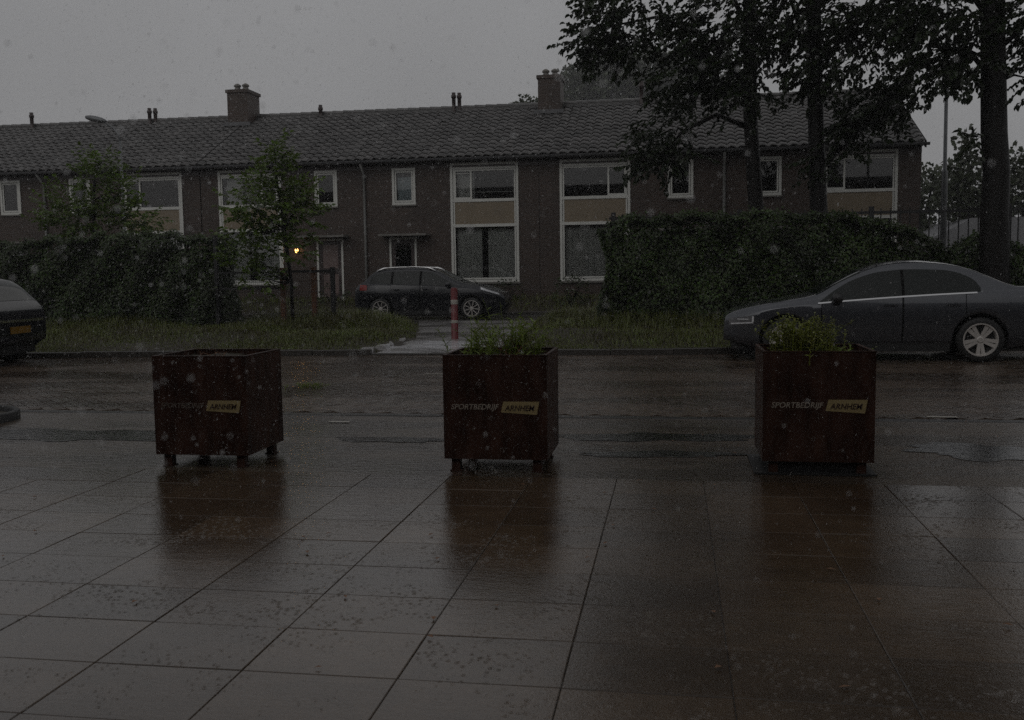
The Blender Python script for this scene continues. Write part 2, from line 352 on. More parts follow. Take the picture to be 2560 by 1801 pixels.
def puddle(label, cx, cy, rx, ry, seed):
    r = random.Random(seed); ph = [r.uniform(0, 6.3) for _ in range(4)]; n = 56; p = MB()
    ring_ = [(cx + rx * k * cos(t), cy + ry * k * sin(t)) for t, k in ((2 * pi * i / n, 1 + .22 * sin(2 * (2 * pi * i / n) + ph[0]) + .14 * sin(5 * (2 * pi * i / n) + ph[1]) + .08 * sin(9 * (2 * pi * i / n) + ph[2]) + .05 * sin(14 * (2 * pi * i / n) + ph[3])) for i in range(n))]
    p.v = [(x, y, .0005) for x, y in ring_] + [(cx + (x - cx) * .985, cy + (y - cy) * .985, .003) for x, y in ring_]
    p.f = [(i, (i + 1) % n, n + (i + 1) % n, n + i) for i in range(n)] + [tuple(range(n, 2 * n))]
    tag(p.build('puddle', 'puddle', None), label, kind='structure')
M['puddle'] = wet('puddle_water', (.012, .011, .009), .02, .06, 1, .3, .5, .3, 22, swell=2.4)
puddle('dark puddle left of the right planter', -.15, 8.05, .75, .22, 1); puddle('long puddle nearer the slabs, left of the right planter', -.1, 7.3, .6, .12, 2)
puddle('wide puddle left of the left planter', -5.2, 7.75, 1.1, .34, 3); puddle('puddle between the left and middle planters', -2.3, 7.75, .4, .14, 4)
puddle('puddle right of the right planter', 2.25, 7.6, .55, .3, 5)
KY = 15.75
road = MB().box(-30, 30, 9.19, KY + 1.4, -.15, -.012).build('road', 'joint'); tag(road, 'wet herringbone brick road', kind='structure')
W, A = .1035, radians(45); bricks = []
for a in range(-260, 260):
    for q in range(-110, 110):
        for (bx, by, hor) in ((1, .5, 1), (2.5, 0, 0)):
            u, v = (a + 2 * q + bx) * W, (a - 2 * q + by) * W
            x, y = u * cos(A) - v * sin(A), u * sin(A) + v * cos(A) + 12.4
            if -15 < x < 11 and 9.27 < y < 16.5: bricks.append((x, y, A if hor else A + pi / 2))
near = sorted(range(len(bricks)), key=lambda i: (bricks[i][0] + 1.6)**2 * .16 + (bricks[i][1] - 10)**2)[:300]
nset = set(near)
bmesh_ = MB().bevbox(-W + .004, W - .004, -W / 2 + .003, W / 2 - .003, -.05, 0, .004).mesh('road_brick', 'road')
rest = MB()
for i, (x, y, r) in enumerate(bricks):
    z = RND.uniform(-.002, .002)
    if i in nset: link('road_brick', bmesh_, road, (x, y, z), (RND.gauss(0, .008), RND.gauss(0, .008), r))
    else:
        k = len(rest.v); c, s_ = cos(r), sin(r); tx, ty = RND.gauss(0, .006), RND.gauss(0, .006)
        for (dx, dy, dz) in ((-1, -1, 0), (1, -1, 0), (1, 1, 0), (-1, 1, 0)):
            lx, ly = dx * (W - .005), dy * (W / 2 - .004)
            rest.v.append((x + lx * c - ly * s_, y + lx * s_ + ly * c, z + lx * tx + ly * ty))
        for (dx, dy) in ((-1, -1), (1, -1), (1, 1), (-1, 1)):
            lx, ly = dx * (W - .002), dy * (W / 2 - .001)
            rest.v.append((x + lx * c - ly * s_, y + lx * s_ + ly * c, -.02))
        rest.f.append((k, k + 1, k + 2, k + 3))
        for e in range(4): h = (e + 1) % 4; rest.f.append((k + e, k + 4 + e, k + 4 + h, k + h))
tag(rest.build('road_brick_field', 'road', road), kind='stuff')

kerb_path = [(-26, 14.2), (-14, 14.75), (-10.5, 15.2), (-8, 15.45), (-5.2, KY), (-2.8, KY), (.55, KY + .05), (1.15, KY + .35), (1.7, KY + .9), (3, KY + 1.0), (14, KY + 1.0)]
def kerb_y(x):
    for (x0, y0), (x1, y1) in zip(kerb_path, kerb_path[1:]):
        if x <= x1: return lerp(y0, y1, (x - x0) / (x1 - x0))
    return kerb_path[-1][1]
kb = MB()
for (x0, y0), (x1, y1) in zip(kerb_path, kerb_path[1:]): kb.prism([(x0, -.15), (x1, -.15), (x1, -.02), (x0, -.02)], 0, .12) if False else None
kb.box(-26, 14, KY + 1.0, KY + 1.06, -.15, -.05)
kerb = kb.build('kerb', 'kerb'); tag(kerb, 'low concrete kerb between brick road and grass verge', kind='structure')
x = -25.5
km = MB().bevbox(-.495, .495, 0, .13, -.12, 0, .012).mesh('kerb_stone', 'kerb')
while x < 13:
    y0, y1 = kerb_y(x - .5), kerb_y(x + .5)
    drop = .035 if -5.1 < x < -3.0 else .1
    if abs(y1 - y0) > .2: L_ = sqrt(1 + (y1 - y0)**2)
    else: L_ = 1
    o = link('kerb_stone', km, kerb, (x, (y0 + y1) / 2, drop + RND.uniform(-.006, .006)), (RND.gauss(0, .01), RND.gauss(0, .006), math.atan2(y1 - y0, 1))); o.scale = (L_, 1, 1)
    x += 1.0

def path_l(y): return interp([(15.8, -5.0), (19.2, -5.2), (21, -5.6), (24, -6.35), (28, -7.4)], y)
def path_r(y): return interp([(15.8, -3.1), (19.2, -3.1), (22, -3.25), (25, -3.5), (26.5, -3.5)], y)
def verge_z(x, y):
    z = .07 + .05 * sin(x * 1.3 + y * .7) * cos(y * 1.1 - x * .4) + .09 * smoothstep(16.2, 20, y)
    inside = smoothstep(-.35, .15, x - path_l(y)) * smoothstep(-.35, .15, path_r(y) - x)
    return z * (1 - inside) + (-.04) * inside
def verge_far(x): return 24.6 if x < -3.4 else 26.2
rows = []
xs = [-34 + i * .35 for i in range(143)]
for j in range(37):
    r = []
    for x in xs:
        ya, yb = kerb_y(x) + .11, verge_far(x); y = lerp(ya, yb, j / 36)
        z = verge_z(x, y)
        if j == 0: z = min(z, .06)
        if j == 36: z = -.12
        r.append((x, y, z))
    rows.append(r)
verge = MB().grid(rows).build('verge', 'soil', smooth=True); tag(verge, 'soil of the grass verge between road and street', kind='structure')
pth = MB(); rows = []
for j in range(25):
    y = 18.9 + j * (26.6 - 18.9) / 24
    a, b = path_l(y), path_r(y)
    if y > 24.4: a, b = min(a, -6.5), b
    rows.append([(lerp(a, b, t / 4), y, .018) for t in range(5)])
path = pth.grid(rows).build('path', 'pathpave'); tag(path, 'short wet asphalt path behind the red post', kind='structure')
ent = MB().box(-5.0, -3.06, 15.9, 18.9, -.1, .012).build('path_entrance', 'joint'); tag(ent, 'pale slab apron where the path meets the road', kind='structure')
pm_ = slab_mesh(.472, .735, 'apron_slab', 'paleslab')
for r in range(4):
    for c in range(-1, 5):
        cx = -4.98 + (c + .5 + (.5 if r % 2 else 0)) * .48
        if -5.02 < cx < -3.2 or (r % 2 == 0 and c == 3 and False):
            link('apron_slab', pm_, ent, (cx, 15.9 + (r + .5) * .75, .024 + RND.uniform(-.004, .004)), (RND.gauss(0, .006), RND.gauss(0, .006), RND.gauss(0, .01)))
for (cx, cy, rz) in ((-5.22, 16.25, .25), (-5.2, 16.9, -.2), (-5.28, 17.6, .4), (-5.3, 18.5, .1)):
    o = link('apron_slab', pm_, ent, (cx, cy, .075), (.05, -.06, rz)); o.scale = (.45, .55, 1)
street = MB().box(-60, 40, 24.3, 30.1, -.15, 0).build('street', 'asphalt'); tag(street, 'wet asphalt street in front of the houses', kind='structure')
fk = MB().box(-60, 40, 30.1, 30.16, -.15, -.05).build('far_kerb', 'kerb'); tag(fk, 'far kerb of the street along the front gardens', kind='structure')
for i in range(-24, 12): link('kerb_stone', km, fk, (i, 30.1, .1 + RND.uniform(-.005, .005)), (0, 0, RND.gauss(0, .004)))
rows = [[(x, y, -.05 if j == 0 else .1 + .3 * smoothstep(30.2, 32.6, y) + .03 * sin(x * 2 + y)) for x in [-60 + i for i in range(101)]] for j, y in enumerate((30.16, 30.25, 30.6, 31.2, 31.8, 32.4, 33, 33.6))]
gard = MB().grid(rows).build('front_garden', 'soil', smooth=True); tag(gard, 'raised front garden ground under the house windows', kind='structure')

# unseen hall added behind the viewpoint to darken sides and reflections turned towards it
hall = thing('added_hall', 'added unseen brick hall behind the viewpoint, darkening car windows and facing sides', 'building', (0, -6.2, 0))
MB().box(-28, 28, -14, 0, -.2, 7.2).build('wall', 'brick', hall); MB().box(-28.3, 28.3, -14.3, .35, 7.2, 7.6).build('roof', 'zinc', hall)
for i in range(-5, 6):
    w_ = MB().box(i * 5 - 1.5, i * 5 + 1.5, .004, .05, .9, 2.9).build('window', 'darkwood', hall); MB().box(i * 5 - 1.4, i * 5 + 1.4, .052, .06, 1.0, 2.8).build('pane', 'carglass', w_)
# ------------------------------------------------------------------ houses
HW = 6.18; WY = 33.5; EZ = 5.25; RY = 38.0; RZ = 7.62; EY = 33.1; BASE = .3
def ringframe(mb, x0, x1, z0, z1, w, y0, y1):
    mb.box(x0, x0 + w, y0, y1, z0, z1); mb.box(x1 - w, x1, y0, y1, z0, z1)
    mb.box(x0 + w, x1 - w, y0, y1, z1 - w, z1); mb.box(x0 + w, x1 - w, y0, y1, z0, z0 + w); return mb
cols_n, rows_n = 19, 14
slope = sqrt((RY - EY)**2 + (RZ - EZ)**2); ang = math.atan2(RZ - EZ, RY - EY)
tw, tl = HW / cols_n, slope / rows_n
tm = MB(); prof = [(-.5 + k / 8) for k in range(9)]
def tprof(u): return .03 * sin(u * 2 * pi + .5) + .012 * cos(u * 4 * pi)
tm.grid([[(u * tw * 1.04, -.02, .055 + tprof(u) - .03) for u in prof], [(u * tw * 1.04, -.02, .055 + tprof(u)) for u in prof], [(u * tw * 1.04, tl + .04, .012 + tprof(u)) for u in prof]])
tile_me = tm.mesh('roof_tile', 'tile', True)
for p in tile_me.polygons:
    if p.index < 8: p.use_smooth = False
rm = MB(); rr_ = []
for yy in (0, .46):
    rr_.append([(yy, cos(t) * .13, sin(t) * .1 + (.025 if yy == 0 else 0)) for t in [pi * k / 8 for k in range(9)]])
rm.grid(rr_); ridge_me = rm.mesh('ridge_tile', 'tile', True)
RT = Matrix.Rotation(ang, 4, 'X')

def make_house(label, pipe_x, mirror, opts):
    """one dwelling of the row; s = +1 runs to the right of its downpipe, -1 to the left"""
    s = -1 if mirror else 1
    x0, x1 = (pipe_x - HW, pipe_x) if mirror else (pipe_x, pipe_x + HW)
    X = lambda a: pipe_x + s * a
    h = thing('row_house', label, 'house', (0, 0, 0), group='houses of the brick row')
    rng = random.Random(int(pipe_x * 10 + (7 if mirror else 0)))
    span = lambda a, b: (min(X(a), X(b)), max(X(a), X(b)))
    sw, bw, dr = span(1.0, 1.84), span(3.08, 5.46), span(.85, 1.83)
    holes = [(*sw, 3.72, 4.98), (*bw, 1.0, 5.1), (*dr, BASE + .1, 2.6)]
    # brick shell with openings
    wb = MB(); xs_ = sorted({x0 + .002, x1 - .002, *[v for q in holes for v in q[:2]]}); zs_ = sorted({-.1, EZ - .02, *[v for q in holes for v in q[2:]]})
    for a, b in zip(xs_, xs_[1:]):
        for c, d in zip(zs_, zs_[1:]):
            mx, mz = (a + b) / 2, (c + d) / 2
            if not any(q[0] < mx < q[1] and q[2] < mz < q[3] for q in holes): wb.quad((a, WY, c), (b, WY, c), (b, WY, d), (a, WY, d))
    for q in holes:
        a, b, c, d = q; D = WY + .2
        wb.quad((a, WY, c), (a, WY, d), (a, D, d), (a, D, c)); wb.quad((b, WY, c), (b, D, c), (b, D, d), (b, WY, d))
        wb.quad((a, WY, d), (b, WY, d), (b, D, d), (a, D, d)); wb.quad((a, WY, c), (a, D, c), (b, D, c), (b, WY, c))
    for xx in (x0 + .002, x1 - .002):   # side walls up to the roof slope
        k = len(wb.v); wb.v += [(xx, WY, -.1), (xx, 42.5, -.1), (xx, 42.5, EZ), (xx, RY, RZ - .1), (xx, WY, EZ)]; wb.f.append((k, k + 1, k + 2, k + 3, k + 4))
    wb.quad((x0, 42.5, -.1), (x1, 42.5, -.1), (x1, 42.5, EZ), (x0, 42.5, EZ))
    wall = wb.build('wall', 'brick', h)
    MB().quad((x0 + .01, WY + 2.6, 0), (x1 - .01, WY + 2.6, 0), (x1 - .01, WY + 2.6, EZ), (x0 + .01, WY + 2.6, EZ)).build('room_wall', 'interior', h)
    MB().quad((x0 + .01, WY + .01, 2.86), (x1 - .01, WY + .01, 2.86), (x1 - .01, WY + 2.6, 2.86), (x0 + .01, WY + 2.6, 2.86)).build('room_floor', 'interior', h)
    # roof with its tiles
    rb = MB(); rb.quad((x0, EY, EZ), (x1, EY, EZ), (x1, RY, RZ), (x0, RY, RZ)); rb.quad((x0, RY, RZ), (x1, RY, RZ), (x1, 42.9, EZ), (x0, 42.9, EZ))
    rb.quad((x0, EY, EZ - .1), (x0, EY, EZ), (x1, EY, EZ), (x1, EY, EZ - .1)); rb.quad((x0, EY, EZ - .1), (x1, EY, EZ - .1), (x1, WY, EZ - .1), (x0, WY, EZ - .1))
    if opts.get('gable'):
        for sgn, yy in ((1, EY), (1, 42.9)): rb.quad((x1 + .002, yy, EZ - .18), (x1 + .05, yy, EZ - .18), (x1 + .05, RY, RZ - .16), (x1 + .002, RY, RZ - .16))
        rb.quad((x1 + .05, EY, EZ - .18), (x1 + .05, EY, EZ + .03), (x1 + .05, RY, RZ + .03), (x1 + .05, RY, RZ - .16))
    roof = rb.build('roof', 'tile', h)
    for r in range(rows_n):
        for c in range(cols_n):
            t = r * tl
            o = link('roof_tile', tile_me, roof, (x0 + (c + .5) * tw, EY - .03 + t * cos(ang), EZ + .004 + t * sin(ang)), (ang + rng.gauss(0, .014), rng.gauss(0, .014), rng.gauss(0, .007)))
    MB().box(x0 + .002, x1 - .002, RY - .1, RY + .1, RZ - .1, RZ + .09).build('ridge_mortar', 'tile', roof)
    for i in range(14): link('ridge_tile', ridge_me, roof, (x0 + i * HW / 14, RY, RZ + .06), (0, rng.gauss(0, .004), 0))
    gt = MB(); gr = [[(xx, EY - .02 - .07 * (1 + cos(t)) , EZ - .03 - .09 * sin(t)) for t in [pi * k / 8 for k in range(9)]] for xx in (x0, x1 + (.12 if opts.get('gable') else 0))]
    gt.grid(gr); gt.build('gutter', 'zinc', h, True)
    MB().box(x0 + .003, x1 - .003, WY - .03, WY - .003, EZ - .3, EZ - .11).build('fascia', 'darkwood', h)
    if not mirror:
        dp = MB(); dp.tube([(pipe_x, EY - .06, EZ - .12), (pipe_x, WY - .07, EZ - .45), (pipe_x, WY - .07, 3), (pipe_x, WY - .07, .1)], .045, 8); dp.build('downpipe', 'pipe', h, True)
    # small upper window
    def window(hole, kind):
        a, b, c, d = hole
        fr = MB(); ringframe(fr, a, b, c, d, .085, WY - .035, WY + .08)
        if kind == 'big':
            for z0, z1 in ((3.76, 3.86), (2.9, 3.0)): fr.box(a + .085, b - .085, WY - .03, WY + .08, z0, z1)
        w = fr.build('window', 'white', h)
        if kind == 'small':
            s_ = MB(); ringframe(s_, a + .1, b - .1, c + .1, d - .1, .05, WY - .012, WY + .05); s_.build('casement_frame', 'white', w)
            MB().quad((a + .14, WY + .02, c + .14), (b - .14, WY + .02, c + .14), (b - .14, WY + .02, d - .14), (a + .14, WY + .02, d - .14)).build('pane', 'pane', w)
            if opts.get('blind'): MB().box(a + .16, b - .16, WY + .12, WY + .13, c + .12, d - .3).build('blind', 'blind', w)
            MB().box(a - .03, b + .03, WY - .07, WY + .0, c - .05, c - .002).build('sill', 'conc', w)
        else:
            inner = MB(); ringframe(inner, a + .1, b - .1, c + .1, d - .24, .05, WY - .016, WY + .04)
            inner.box(a + .1, b - .1, WY - .02, WY + .04, d - .23, d - .1); inner.build('inner_frame', 'white', w)
            MB().box(a + .15, b - .15, WY - .004, WY + .03, 3.0, 3.76).build('infill_panel', 'beige', w)
            cw = .62; ca, cb = (X(3.08 + .14), X(3.08 + .14 + cw)); ca, cb = min(ca, cb), max(ca, cb)
            if not opts.get('casement_near', True): ca, cb = span(5.46 - .14 - cw, 5.46 - .14)
            cs = MB(); ringframe(cs, ca, cb, 3.86, d - .24, .06, WY - .026, WY + .05); cs.box(ca + .08, cb - .08, WY - .03, WY - .01, d - .38, d - .36); cs.build('casement_frame', 'white', w)
            MB().quad((a + .14, WY + .02, 3.85), (b - .14, WY + .02, 3.85), (b - .14, WY + .02, d - .23), (a + .14, WY + .02, d - .23)).build('pane', 'pane', w)
            MB().quad((a + .14, WY + .02, c + .14), (b - .14, WY + .02, c + .14), (b - .14, WY + .02, 2.92), (a + .14, WY + .02, 2.92)).build('pane', 'pane', w)
            MB().box(a - .04, b + .04, WY - .09, WY + .0, c - .06, c - .002).build('sill', 'conc', w)
            def drape(xa, xb, z0, z1, y, amp, m='curtain'):
                n = max(6, int((xb - xa) / .035)); rws = []
                for z in (z0, (z0 + z1) / 2, z1): rws.append([(lerp(xa, xb, i / n), y + amp * sin(i * 1.5 + sin(i * .37) * 2) * (1 if z < z1 else .5), z) for i in range(n + 1)])
                MB().grid(rws).build('curtain', m, w, True)
            for (u, v) in opts.get('drapes', ((.08, .42), (.55, .92))): drape(lerp(a, b, u), lerp(a, b, v), c + .12, 2.9, WY + .22, .03)
            for (u, v) in opts.get('updrapes', ()): drape(lerp(a, b, u), lerp(a, b, v), 3.86, d - .24, WY + .2, .02)
            if opts.get('lightstrip'): MB().box(a + .5, b - .15, WY + .3, WY + .33, 4.1, 4.12).build('blind_rail', 'curtain', w)
        return w
    window(holes[0], 'small'); window(holes[1], 'big')
    # front door and canopy
    a, b, c, d = holes[2]
    fr = MB(); fr.box(a, a + .07, WY - .02, WY + .08, c, d); fr.box(b - .07, b, WY - .02, WY + .08, c, d); fr.box(a + .07, b - .07, WY - .02, WY + .08, d - .08, d); fr.build('door_frame', 'white', h)
    dl = MB(); ringframe(dl, a + .075, b - .075, c, d - .085, .13, WY + .02, WY + .07); dl.box(a + .2, b - .2, WY + .02, WY + .07, 1.35, 1.55)
    door = dl.build('door', 'darkwood', h)
    pmn = 'frosted' if opts.get('paledoor') else 'pane'
    for z0, z1 in ((c + .13, 1.35), (1.55, d - .215)): MB().box(a + .2, b - .2, WY + .035, WY + .05, z0, z1).build('pane', pmn, door)
    MB().box(a + .32, b - .32, WY + .005, WY + .02, 1.41, 1.48).build('letter_slot', 'chrome', door)
    MB().box(a - .1, b + .1, WY - .5, WY - .003, BASE - .1, c).build('doorstep', 'conc', h)
    ca, cb = span(.62, 2.32); MB().box(ca, cb, WY - .62, WY - .003, 2.63, 2.7).build('canopy', 'conc', h)
    if opts.get('chimney'):
        cx = X(HW) if s > 0 else X(HW)
        cx += opts.get('chim_dx', 0)
        ch = MB(); ch.box(cx - .42, cx + .42, RY - .95, RY + .2, RZ - .6, 8.5); ch.box(cx - .47, cx + .47, RY - 1.0, RY + .25, 8.5, 8.62)
        c_ = ch.build('chimney', 'brick', h)
        for dx in (-.17, .17):
            MB().lathe([(.13, 8.62), (.12, 8.72), (.09, 8.78), (.14, 8.8), (.14, 8.86), (.05, 8.92)], 12, c=(cx + dx, RY - .5, 0)).build('chimney_pot', 'conc', c_, True)
        MB().box(cx - .55, cx + .55, RY - 1.08, RY - .96, RZ - .42, RZ - .28).build('lead_flashing', 'zinc', c_)
    for (vx, n, hh) in opts.get('vents', ()):
        for k in range(n):
            MB().lathe([(.075, RZ - .15), (.075, 7.95 + hh), (.1, 7.96 + hh), (.1, 8.06 + hh), (.075, 8.07 + hh), (.075, 8.16 + hh)], 10, c=(vx + k * .2, RY - .2 + k * .1, 0)).build('vent_pipe', 'darkwood', h, True)
    if opts.get('lamp'):
        lx = -13.24; lp = MB().box(lx - .05, lx + .05, WY - .06, WY - .003, 2.1, 2.3).build('wall_lamp', 'black', h)
        MB().lathe([(.02, 2.12), (.055, 2.15), (.06, 2.2), (.05, 2.25), (.02, 2.27)], 12, c=(lx, WY - .12, 0)).build('bulb', 'bulb', lp, True)
        ld = bpy.data.lights.new('lamp_light', 'POINT'); ld.energy = .12; ld.color = (1, .55, .2); ld.shadow_soft_size = .06
        lo = bpy.data.objects.new('lamp_light', ld); COL.objects.link(lo); lo.location = (lx, WY - .22, 2.2); lo.parent = h
    if opts.get('hanglamp'):
        hl = MB().tube([(-2.09, WY + .45, 2.86), (-2.09, WY + .45, 2.62)], .008, 5).build('hanging_lamp', 'black', h)
        MB().lathe([(.1, 2.5), (.12, 2.53), (.1, 2.6), (.03, 2.63)], 12, c=(-2.09, WY + .45, 0)).build('lamp_shade', 'bulb_dim', hl, True)
    return h
P1, P2, P3 = -23.02, -10.7, 1.64
make_house('leftmost brick terraced house, its big window cut off by the picture edge', P1, True, dict(vents=((-26.4, 1, .05),), updrapes=((.1, .4),)))
make_house('brick terraced house behind the left-hand young tree, with the chimney above its right end', P1, False, dict(vents=((-21.1, 2, .02),), casement_near=True, chimney=True, chim_dx=-.1))
make_house('brick terraced house with the lit orange wall lamp and pale glazed door', P2, True, dict(vents=((-13.8, 1, -.15),), lamp=True, paledoor=True, updrapes=((.1, .35),)))
make_house('brick terraced house behind the black estate car, pale blind in its small window', P2, False, dict(vents=((-8.4, 2, .1),), blind=True, updrapes=((.08, .34),), drapes=((.07, .44), (.53, .93)), lightstrip=True))
make_house('brick terraced house left of the right-hand hedge, net curtain across its lower window', P3, True, dict(vents=((-1.2, 1, .2),), chimney=True, chim_dx=-.05, casement_near=True, drapes=((.05, .3), (.27, .95)), hanglamp=True))
make_house('end house of the brick row, behind the two dark tree trunks', P3, False, dict(gable=True, casement_near=True))

# ------------------------------------------------------------------ vegetation helpers
def leaf(mb, p, d, n, L, Wd, curl=.15):
    """one folded oval leaf: base p, direction d, face normal n"""
    d = d.normalized(); sd = d.cross(n)
    if sd.length < 1e-4: sd = d.orthogonal()
    sd.normalize(); nn = sd.cross(d)
    k = len(mb.v); fold = nn * (Wd * .22)
    q = [p, p + d * L * .35 + sd * Wd * .5 + fold, p + d * L * .75 + sd * Wd * .38 + fold - nn * L * curl * .5, p + d * L - nn * L * curl,
         p + d * L * .75 - sd * Wd * .38 + fold - nn * L * curl * .5, p + d * L * .35 - sd * Wd * .5 + fold, p + d * L * .55 - nn * L * curl * .2]
    mb.v += [tuple(v) for v in q]; mb.f += [(k, k + 1, k + 6), (k + 1, k + 2, k + 6), (k + 2, k + 3, k + 6), (k + 3, k + 4, k + 6), (k + 4, k + 5, k + 6), (k + 5, k, k + 6)]
def leaf4(mb, p, d, n, L, Wd):
    d = d.normalized(); sd = d.cross(n)
    if sd.length < 1e-4: sd = d.orthogonal()
    sd.normalize(); nn = sd.cross(d); k = len(mb.v)
    q = [p, p + d * L * .5 + sd * Wd * .5 + nn * Wd * .2, p + d * L, p + d * L * .5 - sd * Wd * .5 + nn * Wd * .2]
    mb.v += [tuple(v) for v in q]; mb.f += [(k, k + 1, k + 2), (k, k + 2, k + 3)]
def rdir(r): 
    while True:
        v = Vector((r.uniform(-1, 1), r.uniform(-1, 1), r.uniform(-1, 1)))
        if .05 < v.length < 1: return v.normalized()
def spray(lm, tm_, p, d, length, r, L=.12, droop=.5, step=.06, wide=.8):
    """a twig with alternating leaves"""
    pts = [p]; q = p.copy(); dd = d.normalized(); n = max(3, int(length / step))
    side = 1
    for i in range(n):
        dd = (dd + Vector((0, 0, -1)) * droop * step * 1.4 + rdir(r) * .1).normalized(); q = q + dd * step; pts.append(q.copy())
        sd = dd.cross(Vector((0, 0, 1))); sd = sd.normalized() if sd.length > .1 else Vector((1, 0, 0))
        side = -side; ldir = dd * .7 + sd * side * wide + rdir(r) * .35 + Vector((0, 0, -.35))
        leaf(lm, q, ldir, Vector((0, 0, 1)) + rdir(r) * .6, L * r.uniform(.65, 1.2), L * r.uniform(.55, .8), r.uniform(.05, .3))
    leaf(lm, q, dd, Vector((0, 0, 1)) + rdir(r) * .5, L, L * .65)
    if tm_ is not None: tm_.tube([pts[0], pts[len(pts) // 2], pts[-1]], [.006, .004, .002], 3, False)

def big_tree(name, label, trunk, limbs, blobs, seed, L=.15, dens=1.1, high=(), wind=Vector((-.7, 0, -.35))):
    r = random.Random(seed); base = Vector(trunk[0][0]); t = thing(name, label, 'tree', base, group='tall trees on the right')
    B = lambda p: Vector(p) - base
    tb = MB(); tb.tube([B(p) for p, _ in trunk], [w for _, w in trunk], 14); tb.build('trunk', 'bark', t, True)
    lb = MB()
    for pts, w0, w1 in limbs: MB().tube([B(p) for p in pts], [lerp(w0, w1, i / (len(pts) - 1)) for i in range(len(pts))], 7).build('limb', 'bark', t, True)
    lm = MB()
    anchors = [Vector(p) for pts, _, _ in limbs for p in pts] + [Vector(p) for p, _ in trunk]
    for (c, rad, n) in blobs:
        c = Vector(c)
        for i in range(int(n * dens)):
            u = rdir(r) * (r.random() ** .45); p = c + Vector((u.x * rad[0], u.y * rad[1], u.z * rad[2]))
            out = Vector((u.x, u.y * .8, u.z * .5)); d = out + wind * r.uniform(.6, 1.2) + rdir(r) * .5
            spray(lm, lb, B(p), d, r.uniform(.3, .75), r, L)
        near_ = min(anchors, key=lambda a: (a - c).length)
        for i in range(3):
            e = c + Vector((r.uniform(-.5, .5) * rad[0], r.uniform(-.5, .5) * rad[1], r.uniform(-.4, .4) * rad[2])); mid = (near_ + e) / 2 + Vector((0, 0, .25 * r.random()))
            MB().tube([B(near_), B(mid), B(e)], [.04, .025, .008], 5).build('branch', 'bark', t, True)
    for (c, rad, n) in high:        # upper crown, above the picture: coarser leaf clumps
        c = Vector(c)
        for i in range(n):
            u = rdir(r) * (r.random() ** .4); p = B(c + Vector((u.x * rad[0], u.y * rad[1], u.z * rad[2])))
            for k in range(7): leaf(lm, p + rdir(r) * .3, u + rdir(r) * .8 + Vector((0, 0, -.4)), Vector((0, 0, 1)) + rdir(r), .2 * r.uniform(.7, 1.2), .14)
    tag(lb.build('twigs', 'bark', t, True), kind='stuff')
    tag(lm.build('crown', 'leaf_tree', t), kind='stuff'); return t

# screen-independent crown layout, metres (x, y, z)
def cl(x, z, rx, rz, n, y, ry=1.2): return ((x, y, z), (rx, ry, rz), n)
big_tree('lime_tree', 'leaning tall tree behind the hedge, its left branches hanging over the roof', [((2.05, 24.5, -.1), .24), ((1.97, 24.5, 2.6), .185), ((1.8, 24.45, 5.0), .165), ((1.75, 24.4, 8), .15), ((1.9, 24.4, 12), .08)],
    [([(1.8, 24.5, 4.7), (1.0, 24.2, 5.0), (.2, 23.9, 4.6), (-.3, 23.8, 4.0)], .07, .02), ([(1.78, 24.5, 5.6), (.9, 24.0, 6.6), (-.3, 23.6, 7.2), (-1.4, 23.4, 7.0)], .08, .02), ([(1.76, 24.5, 6.6), (2.6, 24.2, 7.6), (3.0, 24, 8.8)], .07, .02), ([(1.75, 24.4, 7), (1.0, 24.6, 8.5), (0, 24.4, 9.6)], .07, .02)],
    [cl(-1.15, 7.35, .95, .75, 95, 23.6), cl(-1.75, 6.75, .5, .45, 38, 23.5, .7), cl(-1.0, 6.5, .6, .4, 36, 23.6, .7), cl(.9, 6.75, 1.25, 1.1, 190, 24), cl(.15, 5.75, .65, .6, 50, 23.8), cl(-.15, 4.45, .6, .7, 52, 23.8, .7), cl(.35, 4.05, .4, .35, 16, 23.9, .5), cl(-.5, 3.9, .35, .35, 18, 23.7, .5), cl(1.5, 5.8, .7, .8, 80, 24.2),
     cl(2.2, 7.4, .8, .8, 70, 24.2), ], 3, high=[cl(-.9, 9.4, 1.7, 1.2, 260, 23.8, 1.8), cl(1.2, 9.6, 1.9, 1.5, 320, 24.3, 2), cl(1.2, 12, 2.2, 1.8, 300, 24.3, 2), cl(-.8, 11.4, 1.6, 1.4, 220, 24, 1.8)])
